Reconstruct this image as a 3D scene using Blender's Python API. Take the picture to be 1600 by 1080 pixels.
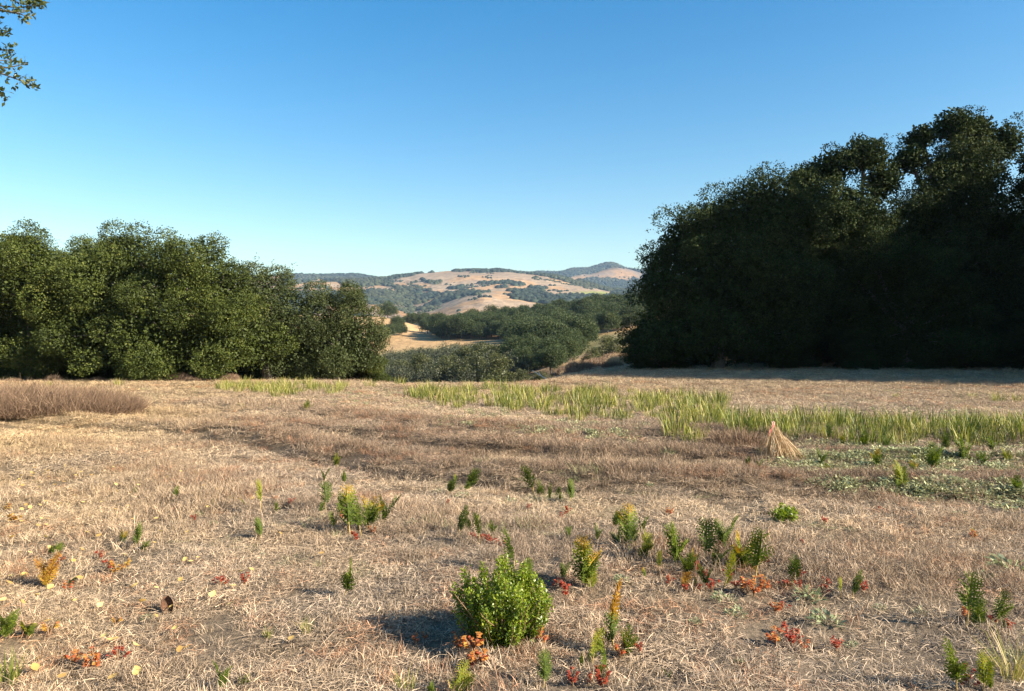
import bpy, math
import numpy as np

# ------------------------------------------------------------------ clear
for o in list(bpy.data.objects):
    bpy.data.objects.remove(o, do_unlink=True)
SC = bpy.context.scene
COL = SC.collection
R = math.radians
rng = np.random.default_rng(7)

# ------------------------------------------------------------------ camera
FPX = 1155.0            # focal length in pixels of the 1600 x 1080 photograph
EYE = 1.6
cam_d = bpy.data.cameras.new('camera')
cam_d.sensor_width = 36.0
cam_d.lens = 36.0 * FPX / 1600.0
cam_d.clip_start = 0.05
cam_d.clip_end = 30000.0
cam = bpy.data.objects.new('camera', cam_d)
COL.objects.link(cam)
cam.location = (0, 0, EYE)
cam.rotation_euler = (R(90), 0, 0)
SC.camera = cam

# ------------------------------------------------------------------ sky, sun, exposure
SUN_EL = R(28)
SUN_TO = (0.915, -0.403)          # horizontal direction towards the sun: right, a little behind the camera
wd = bpy.data.worlds.new('World')
SC.world = wd
wd.use_nodes = True
wn, wl = wd.node_tree.nodes, wd.node_tree.links
wn.clear()
sky = wn.new('ShaderNodeTexSky')
sky.sky_type = 'NISHITA'
sky.sun_disc = False
sky.sun_elevation = SUN_EL
sky.sun_rotation = math.atan2(SUN_TO[0], SUN_TO[1])
sky.altitude = 150.0
sky.air_density = 1.2
sky.dust_density = 1.0
sky.ozone_density = 0.3
bg = wn.new('ShaderNodeBackground')
bg.inputs['Strength'].default_value = 0.068
wo = wn.new('ShaderNodeOutputWorld')
hsv = wn.new('ShaderNodeHueSaturation')          # the camera's vivid blue
hsv.inputs['Saturation'].default_value = 1.72
hsv.inputs['Hue'].default_value = 0.502
wl.new(sky.outputs[0], hsv.inputs['Color'])
wl.new(hsv.outputs[0], bg.inputs['Color'])
wl.new(bg.outputs[0], wo.inputs['Surface'])

sun_d = bpy.data.lights.new('sun', 'SUN')
sun_d.energy = 5.0
sun_d.angle = R(0.53)
sun_d.color = (1.0, 0.90, 0.76)
sun = bpy.data.objects.new('sun', sun_d)
COL.objects.link(sun)
n = math.hypot(*SUN_TO)
sun.rotation_euler = (R(90) - SUN_EL, 0, math.atan2(SUN_TO[0] / n, -SUN_TO[1] / n))
sun.location = (60, -26, 40)

vs = SC.view_settings
vs.view_transform = 'Standard'
vs.look = 'None'
vs.exposure = 1.56
vs.gamma = 1.0
vs.use_curve_mapping = False
SC.cycles.max_bounces = 6
SC.cycles.diffuse_bounces = 3
SC.cycles.glossy_bounces = 2
SC.cycles.transmission_bounces = 4
SC.cycles.volume_bounces = 0
SC.cycles.transparent_max_bounces = 8

# ------------------------------------------------------------------ small helpers
def tag(o, label=None, cat=None, group=None, kind=None):
    if label: o['label'] = label
    if cat: o['category'] = cat
    if group: o['group'] = group
    if kind: o['kind'] = kind
    return o

def mesh_np(name, V, F, mats=(), attrs=None, midx=None, smooth=False):
    """F: (n,k) int array, all faces of k corners"""
    me = bpy.data.meshes.new(name)
    V = np.asarray(V, np.float32); F = np.asarray(F, np.int32)
    k = F.shape[1]
    me.vertices.add(len(V)); me.vertices.foreach_set('co', V.ravel())
    me.loops.add(F.size); me.loops.foreach_set('vertex_index', F.ravel())
    me.polygons.add(len(F))
    me.polygons.foreach_set('loop_start', np.arange(0, F.size, k, dtype=np.int32))
    for m in mats: me.materials.append(m)
    if midx is not None: me.polygons.foreach_set('material_index', np.asarray(midx, np.int32))
    if smooth: me.polygons.foreach_set('use_smooth', np.ones(len(F), bool))
    me.update(calc_edges=True)
    for nm, a in (attrs or {}).items():
        a = np.asarray(a, np.float32)
        if a.ndim == 1:
            at = me.attributes.new(nm, 'FLOAT', 'POINT'); at.data.foreach_set('value', a)
        else:
            at = me.attributes.new(nm, 'FLOAT_COLOR', 'POINT')
            c = np.ones((len(a), 4), np.float32); c[:, :3] = a[:, :3]
            at.data.foreach_set('color', c.ravel())
    return me

def link(name, me, parent=None, loc=None, rot=None, scale=None):
    o = bpy.data.objects.new(name, me)
    COL.objects.link(o)
    if parent is not None: o.parent = parent
    if loc is not None: o.location = loc
    if rot is not None: o.rotation_euler = rot
    if scale is not None: o.scale = (scale,) * 3 if np.isscalar(scale) else scale
    return o

def unit(a):
    return a / np.maximum(np.linalg.norm(a, axis=-1, keepdims=True), 1e-9)

class Geo:
    """collects quads"""
    def __init__(s): s.V = []; s.F = []; s.T = []; s.M = []; s.n = 0
    def add(s, V, F, t=0.5, m=0):
        V = np.asarray(V, float).reshape(-1, 3); F = np.asarray(F, int).reshape(-1, 4)
        s.V.append(V); s.F.append(F + s.n); s.n += len(V)
        s.T.append(np.broadcast_to(np.asarray(t, float), (len(V),)).copy()); s.M.append(np.full(len(F), m))
    def mesh(s, name, mats, smooth=False):
        return mesh_np(name, np.concatenate(s.V), np.concatenate(s.F), mats, {'tint': np.concatenate(s.T)}, np.concatenate(s.M), smooth)

def tube(g, pts, rad, sides=7, t=0.5, m=0):
    pts = np.asarray(pts, float); k = len(pts)
    rad = np.broadcast_to(np.asarray(rad, float), (k,))
    d = unit(np.gradient(pts, axis=0))
    ref = np.array([0.31, 0.17, 0.93]) if abs(d[0] @ np.array([0.31, 0.17, 0.93])) < 0.9 else np.array([1., 0, 0])
    a = unit(np.cross(d, ref)); b = np.cross(d, a)
    th = np.linspace(0, 2 * np.pi, sides, endpoint=False)
    ring = pts[:, None] + rad[:, None, None] * (np.cos(th)[None, :, None] * a[:, None] + np.sin(th)[None, :, None] * b[:, None])
    i = np.arange(k - 1)[:, None] * sides; j = np.arange(sides)[None]; j2 = (j + 1) % sides
    F = np.stack([i + j, i + j2, i + sides + j2, i + sides + j], -1).reshape(-1, 4)
    g.add(ring.reshape(-1, 3), F, t, m)

def leaf_quads(P, A, N, L, W, fold=0.25):
    """one folded rhombus per leaf -> V (n*4,3), F (n,4)"""
    S = unit(np.cross(A, N)); N = np.cross(S, A)
    L = np.asarray(L).reshape(-1, 1); W = np.asarray(W).reshape(-1, 1)
    b = P; t = P + A * L
    mid = P + A * L * 0.45
    l = mid + S * W * 0.5 + N * W * fold
    r = mid - S * W * 0.5 + N * W * fold
    V = np.stack([b, l, t, r], 1).reshape(-1, 3)
    F = np.arange(len(P) * 4).reshape(-1, 4)
    return V, F

def rdir(r, n):
    return unit(r.normal(size=(n, 3)))

# hashed value noise
def _h(ix, iy, s):
    n = (ix.astype(np.int64) * 374761393 + iy.astype(np.int64) * 668265263 + s * 1274126177) & 0x7fffffff
    n = ((n ^ (n >> 13)) * 1274126177) & 0x7fffffff
    return ((n ^ (n >> 16)) & 0xffff) / 65535.0
def vnoise(x, y, s=0):
    x = np.asarray(x, float); y = np.asarray(y, float)
    ix = np.floor(x); iy = np.floor(y); fx = x - ix; fy = y - iy
    fx = fx * fx * (3 - 2 * fx); fy = fy * fy * (3 - 2 * fy)
    a = _h(ix, iy, s); b = _h(ix + 1, iy, s); c = _h(ix, iy + 1, s); d = _h(ix + 1, iy + 1, s)
    return (a + (b - a) * fx) * (1 - fy) + (c + (d - c) * fx) * fy
def fbm(x, y, s=0, o=4):
    v = 0; a = 0.5; t = 0
    for k in range(o):
        v = v + a * vnoise(x * 2 ** k + 17.3 * k, y * 2 ** k - 9.1 * k, s + k); t += a; a *= 0.5
    return v / t - 0.5
def sstep(a, b, x):
    t = np.clip((x - a) / (b - a), 0, 1); return t * t * (3 - 2 * t)
def in_poly(u, v, poly):
    u = np.asarray(u); v = np.asarray(v); r = np.zeros(u.shape, bool)
    n = len(poly); j = n - 1
    for i in range(n):
        xi, yi = poly[i]; xj, yj = poly[j]
        c = ((yi > v) != (yj > v)) & (u < (xj - xi) * (v - yi) / (yj - yi + 1e-12) + xi)
        r ^= c; j = i
    return r

# ------------------------------------------------------------------ materials
def new_mat(name):
    m = bpy.data.materials.new(name); m.use_nodes = True
    m.node_tree.nodes.clear()
    return m, m.node_tree.nodes, m.node_tree.links
def ramp(nodes, stops):
    r = nodes.new('ShaderNodeValToRGB'); e = r.color_ramp.elements
    while len(e) < len(stops): e.new(0.5)
    for i, (p, c) in enumerate(stops):
        e[i].position = p; e[i].color = (*c, 1)
    return r
def leaf_mat(name, stops, rough=0.45, transl=0.18, spec=0.4):
    m, N, Lk = new_mat(name)
    at = N.new('ShaderNodeAttribute'); at.attribute_name = 'tint'
    cr = ramp(N, stops); Lk.new(at.outputs['Fac'], cr.inputs[0])
    p = N.new('ShaderNodeBsdfPrincipled'); p.inputs['Roughness'].default_value = rough
    p.inputs['Specular IOR Level'].default_value = spec
    Lk.new(cr.outputs[0], p.inputs['Base Color'])
    t = N.new('ShaderNodeBsdfTranslucent')
    hs = N.new('ShaderNodeHueSaturation'); hs.inputs['Saturation'].default_value = 1.1; hs.inputs['Value'].default_value = 1.5
    Lk.new(cr.outputs[0], hs.inputs['Color']); Lk.new(hs.outputs[0], t.inputs['Color'])
    mx = N.new('ShaderNodeMixShader'); mx.inputs[0].default_value = transl
    Lk.new(p.outputs[0], mx.inputs[1]); Lk.new(t.outputs[0], mx.inputs[2])
    o = N.new('ShaderNodeOutputMaterial'); Lk.new(mx.outputs[0], o.inputs['Surface'])
    return m
def bark_mat(name, c1, c2, scale=18):
    m, N, Lk = new_mat(name)
    tc = N.new('ShaderNodeTexCoord'); nz = N.new('ShaderNodeTexNoise'); nz.inputs['Scale'].default_value = scale
    nz.inputs['Detail'].default_value = 5
    Lk.new(tc.outputs['Object'], nz.inputs['Vector'])
    cr = ramp(N, [(0.35, c1), (0.65, c2)]); Lk.new(nz.outputs['Fac'], cr.inputs[0])
    p = N.new('ShaderNodeBsdfPrincipled'); p.inputs['Roughness'].default_value = 0.9
    Lk.new(cr.outputs[0], p.inputs['Base Color'])
    bm = N.new('ShaderNodeBump'); bm.inputs['Strength'].default_value = 0.6; bm.inputs['Distance'].default_value = 0.02
    Lk.new(nz.outputs['Fac'], bm.inputs['Height']); Lk.new(bm.outputs[0], p.inputs['Normal'])
    o = N.new('ShaderNodeOutputMaterial'); Lk.new(p.outputs[0], o.inputs['Surface'])
    return m
def inst_mat(name, transl=0.15, rough=0.7):
    """colour comes from the instance attribute 'col', brightened or darkened per blade by 'tint'"""
    m, N, Lk = new_mat(name)
    ai = N.new('ShaderNodeAttribute'); ai.attribute_type = 'INSTANCER'; ai.attribute_name = 'col'
    at = N.new('ShaderNodeAttribute'); at.attribute_name = 'tint'
    mr = N.new('ShaderNodeMapRange'); mr.inputs['To Min'].default_value = 0.28; mr.inputs['To Max'].default_value = 1.85
    Lk.new(at.outputs['Fac'], mr.inputs['Value'])
    mu = N.new('ShaderNodeVectorMath'); mu.operation = 'SCALE'
    Lk.new(ai.outputs['Color'], mu.inputs[0]); Lk.new(mr.outputs[0], mu.inputs['Scale'])
    p = N.new('ShaderNodeBsdfPrincipled'); p.inputs['Roughness'].default_value = rough
    p.inputs['Specular IOR Level'].default_value = 0.25
    Lk.new(mu.outputs[0], p.inputs['Base Color'])
    t = N.new('ShaderNodeBsdfTranslucent'); Lk.new(mu.outputs[0], t.inputs['Color'])
    mx = N.new('ShaderNodeMixShader'); mx.inputs[0].default_value = transl
    Lk.new(p.outputs[0], mx.inputs[1]); Lk.new(t.outputs[0], mx.inputs[2])
    o = N.new('ShaderNodeOutputMaterial'); Lk.new(mx.outputs[0], o.inputs['Surface'])
    return m

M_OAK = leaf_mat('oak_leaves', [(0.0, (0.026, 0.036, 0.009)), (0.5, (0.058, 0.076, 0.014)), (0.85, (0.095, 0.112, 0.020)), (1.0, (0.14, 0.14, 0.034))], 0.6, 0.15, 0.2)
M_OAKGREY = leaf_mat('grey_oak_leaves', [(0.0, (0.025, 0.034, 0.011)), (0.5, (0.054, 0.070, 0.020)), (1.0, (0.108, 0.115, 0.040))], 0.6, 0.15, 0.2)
M_OAKSHADED = leaf_mat('shade_toned_oak_leaves', [(0.0, (0.018, 0.027, 0.009)), (0.5, (0.038, 0.053, 0.016)), (1.0, (0.085, 0.098, 0.034))], 0.75, 0.10, 0.08)  # leaf colour darkened to deepen the shade of the right grove
M_BARK = bark_mat('oak_bark', (0.055, 0.045, 0.036), (0.14, 0.12, 0.10))
M_DRYWOOD = bark_mat('dead_wood', (0.42, 0.38, 0.32), (0.62, 0.57, 0.49), 40)
M_GRASS = inst_mat('dry_grass_blades')

# ------------------------------------------------------------------ the lie of the land
# rows: distance (m) -> line of sight heights (photograph row) at bearings (photograph column), turned into metres above the field
ROWS = [
 (60,  [(300, 'z-1.5'), (560, 'z-2.5'), (620, 'z-5'), (760, 'z-5'), (840, 'z-3'), (900, 584), (960, 575), (1010, 571), (1200, 569), (2400, 569)]),
 (90,  [(300, 'z-4'), (560, 'z-7'), (620, 'z-10'), (760, 'z-9'), (840, 'z-4.5'), (900, 574), (960, 561), (1010, 552), (1200, 545), (2400, 545)]),
 (130, [(300, 'z-6'), (560, 605), (620, 602), (680, 600), (760, 592), (840, 579), (900, 563), (960, 549), (1010, 536), (1200, 520), (2400, 520)]),
 (180, [(300, 570), (600, 570), (680, 564), (760, 560), (840, 555), (900, 548), (960, 532), (1010, 521), (1200, 505), (2400, 505)]),
 (260, [(300, 545), (600, 543), (680, 537), (760, 533), (840, 529), (900, 522), (960, 513), (1010, 506), (1200, 490), (2400, 490)]),
 (450, [(300, 492), (440, 494), (560, 496), (600, 497), (640, 507), (680, 518), (760, 510), (840, 498), (900, 490), (960, 485), (1010, 482), (1200, 470), (2400, 470)]),
 (650, [(300, 545), (600, 545), (800, 545), (1010, 535), (2400, 530)]),
 (1100, [(300, 510), (440, 508), (600, 512), (700, 512), (800, 512), (900, 505), (1010, 500), (2400, 500)]),
 (1500, [(300, 474), (440, 472), (560, 474), (600, 480), (645, 493), (680, 486), (720, 468), (755, 459.5), (800, 464), (840, 469), (900, 470), (960, 464), (1010, 466), (2400, 470)]),
 (1850, [(300, 456), (440, 456), (560, 459), (600, 463), (640, 470), (680, 465), (720, 458), (755, 455), (800, 454), (840, 455), (900, 454), (960, 460), (1010, 461), (2400, 458)]),
 (2600, [(300, 436), (440, 441), (520, 441), (560, 441), (600, 438), (640, 431), (660, 427.5), (680, 425.5), (720, 425.5), (780, 427.5), (820, 430.5), (860, 435), (900, 444), (960, 457), (1010, 459), (1300, 440), (2400, 436)]),
 (3000, [(300, 446), (440, 448), (600, 448), (800, 455), (1010, 462), (2400, 455)]),
 (3600, [(300, 431), (440, 434), (480, 432), (560, 431.5), (590, 435.5), (605, 437.5), (640, 441), (700, 446), (780, 446), (840, 444), (900, 445), (1010, 448), (2400, 440)]),
 (4600, [(300, 445), (700, 448), (800, 440), (830, 431), (842, 428.5), (865, 432), (880, 428), (895, 423.5), (920, 424.5), (940, 418), (957, 414), (975, 420), (1000, 424), (1060, 427), (1300, 426), (2400, 432)]),
 (7000, [(300, 470), (2400, 470)]),
 (12000, [(300, 500), (2400, 500)]),
]
UG = np.linspace(-1600, 3200, 1601)
def _rowz(D, kn):
    us = [k[0] for k in kn]
    zs = [float(k[1][1:]) if isinstance(k[1], str) else EYE - (k[1] - 540) / FPX * D for k in kn]
    z = np.interp(UG, us, zs)
    ker = np.exp(-np.linspace(-2, 2, 9) ** 2) if D > 1000 else np.exp(-np.linspace(-2, 2, 21) ** 2)
    ker /= ker.sum(); p = len(ker) // 2
    return np.convolve(np.pad(z, p, mode='edge'), ker, 'valid')
LD = [0.0, math.log(30.0)]; ZR = [np.zeros(UG.size), np.zeros(UG.size)]
LD.append(math.log(40.0))
ZR.append(np.interp(UG, [300, 560, 620, 800, 850, 890, 1000], [-0.25, -0.4, -1.2, -1.2, -0.35, -0.03, 0.0]))
for D, kn in ROWS:
    LD.append(math.log(D)); ZR.append(_rowz(D, kn))
LD = np.array(LD); ZR = np.array(ZR)
# monotone cubic along distance
_hh = np.diff(LD)[:, None]; _dl = np.diff(ZR, axis=0) / _hh
_m = np.zeros_like(ZR)
_w1 = 2 * _hh[1:] + _hh[:-1]; _w2 = _hh[1:] + 2 * _hh[:-1]
with np.errstate(divide='ignore', invalid='ignore'):
    _hm = (_w1 + _w2) / (_w1 / _dl[:-1] + _w2 / _dl[1:])
_m[1:-1] = np.where(_dl[:-1] * _dl[1:] > 0, _hm, 0.0)
LG = np.linspace(0, math.log(12000.0), 900)
_k = np.clip(np.searchsorted(LD, LG, side='right') - 1, 0, len(LD) - 2)
_t = ((LG - LD[_k]) / (LD[_k + 1] - LD[_k]))[:, None]
_H = (LD[_k + 1] - LD[_k])[:, None]
ZG = (2 * _t**3 - 3 * _t**2 + 1) * ZR[_k] + (_t**3 - 2 * _t**2 + _t) * _H * _m[_k] + (-2 * _t**3 + 3 * _t**2) * ZR[_k + 1] + (_t**3 - _t**2) * _H * _m[_k + 1]

TRX = np.linspace(-20, 12, 129)
TRY = np.interp(TRX, [-20, -16, -10, -5.9, -2.8, -1.4, 0, 2, 4, 8, 12], [17, 16, 14.4, 12.3, 9.24, 8.0, 7.2, 6.7, 6.4, 6.3, 6.3])
TRY = np.convolve(np.pad(TRY, 6, mode='edge'), np.ones(13) / 13, 'valid')
def track_c(x, y):
    """offset across the mowing lines that run over the field"""
    return (y - np.interp(x, TRX, TRY)) * 0.8 - 0.6

def height(x, y):
    x = np.asarray(x, float); y = np.asarray(y, float)
    r = np.maximum(np.hypot(x, y), 1.001)
    a = np.arctan2(x, y)
    ac = np.clip(a, -1.1, 1.1)
    u = 800 + FPX * np.tan(ac)
    D = r * np.cos(np.minimum(np.abs(ac), 1.0))
    fu = np.clip((u - UG[0]) / (UG[1] - UG[0]), 0, UG.size - 1.001); fl = np.clip(np.log(np.maximum(D, 1.0)) / (LG[1] - LG[0]), 0, LG.size - 1.001)
    iu = fu.astype(int); il = fl.astype(int); du = fu - iu; dl = fl - il
    z = (ZG[il, iu] * (1 - du) + ZG[il, iu + 1] * du) * (1 - dl) + (ZG[il + 1, iu] * (1 - du) + ZG[il + 1, iu + 1] * du) * dl
    back = sstep(1.1, 2.4, np.abs(a))
    z = z * (1 - back) - back * 0.02 * np.maximum(r - 40, 0)
    near = 1 - sstep(28, 45, r)
    z = z + near * sstep(1, 4, r) * (0.16 * fbm(x * 0.22, y * 0.22, 3, 3) + 0.10 * fbm(x * 1.9, y * 1.9, 9, 3))
    c = track_c(x, y)
    rid = np.zeros_like(z)
    for c0, w, hgt in ((0.75, 0.45, 0.15), (2.3, 0.5, 0.13), (4.4, 0.7, 0.10), (-1.6, 0.6, 0.05)):
        rid = rid + hgt * np.exp(-((c - c0) / w) ** 2)
    for c0 in (0.15, 1.22, 2.02, 3.1):
        rid = rid - 0.07 * np.exp(-((c - c0) / 0.11) ** 2)
    z = z + near * sstep(2, 5, r) * rid * (0.5 + vnoise(x * 0.5, y * 0.8, 31))
    far = sstep(120, 900, r)
    z = z + far * np.minimum(r, 3500) * 0.014 * fbm(x / 260.0, y / 260.0, 21, 5) * (0.35 + 0.65 * sstep(500, 1100, r))
    z = z + sstep(50, 90, r) * (1 - far) * 0.8 * fbm(x / 14.0, y / 14.0, 41, 3)
    return z
cam.location.z = EYE

def gp_many(u, v):
    """photograph points on the ground -> world x, y, z"""
    u = np.asarray(u, float); v = np.asarray(v, float); k = FPX / np.maximum(v - 540.0, 8)
    y = EYE * k
    for _ in range(6):
        y = 0.4 * y + 0.6 * (EYE - height((u - 800) / FPX * y, y)) * k
    x = (u - 800) / FPX * y
    return x, y, height(x, y)
def gp(u, v):
    x, y, z = gp_many(np.array([u]), np.array([v])); return float(x[0]), float(y[0]), float(z[0])
def uv_of(x, y, z):
    return 800 + FPX * x / y, 540 - FPX * (z - EYE) / y

# ------------------------------------------------------------------ land cover
GRASSLAND = [
 [(448, 447), (470, 442), (500, 436), (530, 441), (548, 452), (522, 457), (450, 459)],
 [(534, 449), (590, 446), (615, 449), (624, 459), (600, 455), (540, 455)],
 [(600, 441), (625, 434), (650, 431), (672, 446), (652, 453), (630, 450), (612, 446)],
 [(640, 432), (662, 426), (700, 424), (762, 425), (768, 436), (722, 442), (690, 441), (672, 439)],
 [(722, 431), (770, 424), (830, 429), (860, 434), (900, 444), (962, 458), (942, 465), (900, 462), (866, 463), (845, 455), (862, 448), (832, 441), (792, 438), (765, 440)],
 [(653, 493), (672, 482), (700, 471), (735, 462), (765, 461), (800, 468), (850, 474), (870, 480), (800, 492), (760, 503), (690, 505)],
 [(720, 447), (745, 442), (780, 450), (806, 460), (790, 463), (750, 460)],
 [(580, 468), (600, 475), (638, 477), (618, 485), (622, 500), (580, 508)],
 [(880, 434), (925, 428), (955, 417), (980, 420), (1005, 427), (1005, 439), (960, 436), (925, 433), (895, 441)],
]
def land(x, y, z):
    """wood (0..1) and tone of the grass on the hills"""
    r = np.hypot(x, y)
    yy = np.maximum(y, 1.0)
    ju = 7 * fbm(x / 70.0, y / 70.0, 55, 3); jv = 4 * fbm(x / 60.0, y / 60.0, 66, 3)
    u, v = uv_of(x, yy, z)
    g = np.zeros(x.shape, bool)
    for p in GRASSLAND: g |= in_poly(u + ju, v + jv, p)
    vis = (u > 440) & (u < 1010) & (y > 0)
    gn = fbm(x / 420.0, y / 420.0, 77, 4) > -0.03
    wood = np.where(vis, ~g, ~gn)
    wood &= r > 800
    wood &= ~((fbm(x / 190.0, y / 190.0, 88, 4) > 0.15) & (r < 3300))
    return wood

# ------------------------------------------------------------------ the ground sheet, near field to horizon
th = np.concatenate([np.arange(-180, -56, 4.0), np.arange(-56, 56, 0.22), np.arange(56, 180, 4.0)])
TH = np.radians(th)
rr = np.concatenate([[0.15], np.geomspace(0.7, 11000.0, 400)])
gx = rr[:, None] * np.sin(TH)[None]; gy = rr[:, None] * np.cos(TH)[None]
gz = height(gx, gy)
nR, nT = gx.shape
i = np.arange(nR - 1)[:, None]; j = np.arange(nT)[None]; j2 = (j + 1) % nT
GF = np.stack(np.broadcast_arrays(i * nT + j, (i + 1) * nT + j, (i + 1) * nT + j2, i * nT + j2), -1)
GV = np.stack([gx, gy, gz], -1).reshape(-1, 3)

# colours of the bare ground
C_STRAW = np.array([0.50, 0.37, 0.235]); C_BROWN = np.array([0.225, 0.155, 0.10]); C_GREY = np.array([0.37, 0.285, 0.20]); C_YEL = np.array([0.50, 0.355, 0.175])
def field_col(x, y):
    """colour of the dry grass at a place in the field"""
    n1 = fbm(x * 0.35, y * 0.35, 101, 4)[..., None]; n2 = fbm(x * 1.3, y * 1.3, 111, 3)[..., None]
    c = track_c(x, y)[..., None]
    base = C_GREY + (C_STRAW - C_GREY) * np.clip(0.5 + 1.6 * n1 + 1.0 * n2, 0, 1)
    br = np.zeros_like(c)
    for c0, w in ((0.85, 0.55), (2.5, 0.8), (4.7, 0.9)):
        br = br + np.exp(-((c - c0) / w) ** 2)
    br = np.clip(br, 0, 1) * sstep(-9, -3.0, x)[..., None] * (1 - 0.6 * sstep(3, 7, x)[..., None])
    br = np.clip(br * 0.8 + 0.5 * n2, 0, 1)
    base = base + (C_BROWN - base) * br
    bk = np.clip(0.3 + 2.5 * fbm(x * 0.7, y * 0.7, 141, 3), 0, 1)[..., None] * sstep(3.5, 6, y)[..., None]
    sw = np.exp(-((c - 1.62) / 0.33) ** 2) + 0.7 * np.exp(-((c - 3.55) / 0.4) ** 2) + 0.6 * np.exp(-((c + 0.35) / 0.4) ** 2)
    base = base + (np.array([0.54, 0.41, 0.255]) - base) * np.clip(sw, 0, 1) * bk * 0.8
    rut = sum(np.exp(-((c - q) / 0.10) ** 2) for q in (0.15, 1.22, 2.02, 3.1))
    base = base * (1 - 0.55 * np.clip(rut, 0, 1) * bk)
    yl = (1 - sstep(-6.0, -1.5, x + 0.25 * (y - 5)))[..., None] * np.clip(0.75 + n1 * 1.5, 0, 1)  # yellower straw at the left, with the warm light there painted in
    base = base + (C_YEL - base) * yl * 0.75
    far = sstep(14, 30, y)[..., None]
    base = base + (np.array([0.40, 0.29, 0.165]) - base) * far * 0.6
    return base
def cover(x, y, z):
    r = np.hypot(x, y)
    c = field_col(x, y) * 0.42  # soil darkened so the gaps between straws look shaded
    tan = np.array([0.34, 0.235, 0.14]) * (1 + 0.7 * fbm(x / 30.0, y / 30.0, 5, 4))[..., None]
    c = c + (tan - c) * sstep(30, 60, r)[..., None]
    u, v = uv_of(x, np.maximum(y, 1), z)
    # orange grass on the valley slope, greener towards its foot
    org = np.array([0.42, 0.27, 0.13]) * (1 + 0.8 * fbm(x / 25.0, y / 60.0, 8, 4))[..., None]
    grn = np.array([0.22, 0.20, 0.085]) * (1 + 0.6 * fbm(x / 20.0, y / 20.0, 18, 4))[..., None]
    k = (sstep(150, 210, r) * (1 - sstep(560, 700, r)))[..., None]
    c = c + (org - c) * k
    k = (sstep(140, 170, r) * (1 - sstep(215, 255, r)) * (1 - sstep(10, 60, x)))[..., None]
    c = c + (grn - c) * k
    hillg = np.array([0.262, 0.190, 0.122])
    n = fbm(x / 330.0, y / 330.0, 12, 5)[..., None]
    hillc = hillg * (1 + 1.4 * n) + np.array([0.05, 0.0, -0.03]) * (fbm(x / 120.0, y / 120.0, 15, 3)[..., None] > 0.06)
    k = sstep(620, 900, r)[..., None]
    c = c + (hillc - c) * k
    lawn = in_poly(u, v, [(892, 457), (930, 455), (962, 458), (942, 465), (905, 463)]) & (r > 900)
    c[lawn] = (0.22, 0.23, 0.07)
    w = land(x, y, z)
    c[w] = np.array([0.036, 0.044, 0.022])
    return np.clip(c, 0.01, 0.9)

def ground_mat(name, bump, sc):
    m, N, Lk = new_mat(name)
    at = N.new('ShaderNodeAttribute'); at.attribute_name = 'cover'
    tc = N.new('ShaderNodeTexCoord')
    n1 = N.new('ShaderNodeTexNoise'); n1.inputs['Scale'].default_value = sc; n1.inputs['Detail'].default_value = 8; n1.inputs['Roughness'].default_value = 0.65
    Lk.new(tc.outputs['Object'], n1.inputs['Vector'])
    mr = N.new('ShaderNodeMapRange'); mr.inputs['From Min'].default_value = 0.3; mr.inputs['From Max'].default_value = 0.7
    mr.inputs['To Min'].default_value = 0.5; mr.inputs['To Max'].default_value = 1.35
    Lk.new(n1.outputs['Fac'], mr.inputs['Value'])
    mu = N.new('ShaderNodeVectorMath'); mu.operation = 'SCALE'
    Lk.new(at.outputs['Color'], mu.inputs[0]); Lk.new(mr.outputs[0], mu.inputs['Scale'])
    p = N.new('ShaderNodeBsdfPrincipled'); p.inputs['Roughness'].default_value = 0.95; p.inputs['Specular IOR Level'].default_value = 0.1
    Lk.new(mu.outputs[0], p.inputs['Base Color'])
    bm = N.new('ShaderNodeBump'); bm.inputs['Strength'].default_value = 0.7; bm.inputs['Distance'].default_value = bump
    Lk.new(n1.outputs['Fac'], bm.inputs['Height']); Lk.new(bm.outputs[0], p.inputs['Normal'])
    o = N.new('ShaderNodeOutputMaterial'); Lk.new(p.outputs[0], o.inputs['Surface'])
    return m
M_FIELD = ground_mat('dry_field_soil', 0.04, 22.0)
M_SLOPE = ground_mat('valley_grassland', 0.6, 0.5)
M_HILL = ground_mat('hill_grassland', 6.0, 0.05)
GC = cover(gx.ravel(), gy.ravel(), gz.ravel())

def sheet(name, r0, r1, mat):
    """the rings of the sheet between two radii"""
    a = int(np.searchsorted(rr, r0)); b = int(np.searchsorted(rr, r1))
    a = 0 if r0 == 0 else a
    b = min(b, nR - 1)
    F = GF[a:b].reshape(-1, 4) - a * nT
    me = mesh_np(name, GV[a * nT:(b + 1) * nT], F[:, ::-1], [mat], {'cover': GC[a * nT:(b + 1) * nT]}, None, True)
    return link(name, me)
g0 = sheet('ground', 0, 60, M_FIELD); tag(g0, 'dry mown field of straw coloured grass', 'field', kind='structure')
g1 = sheet('valley_terrain', 60, 650, M_SLOPE); tag(g1, 'tan and orange grass slopes of the valley below the field', 'terrain', kind='structure')
g2 = sheet('hills', 650, 20000, M_HILL); tag(g2, 'pale tan rolling hills along the horizon', 'hills', kind='structure')

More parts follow.
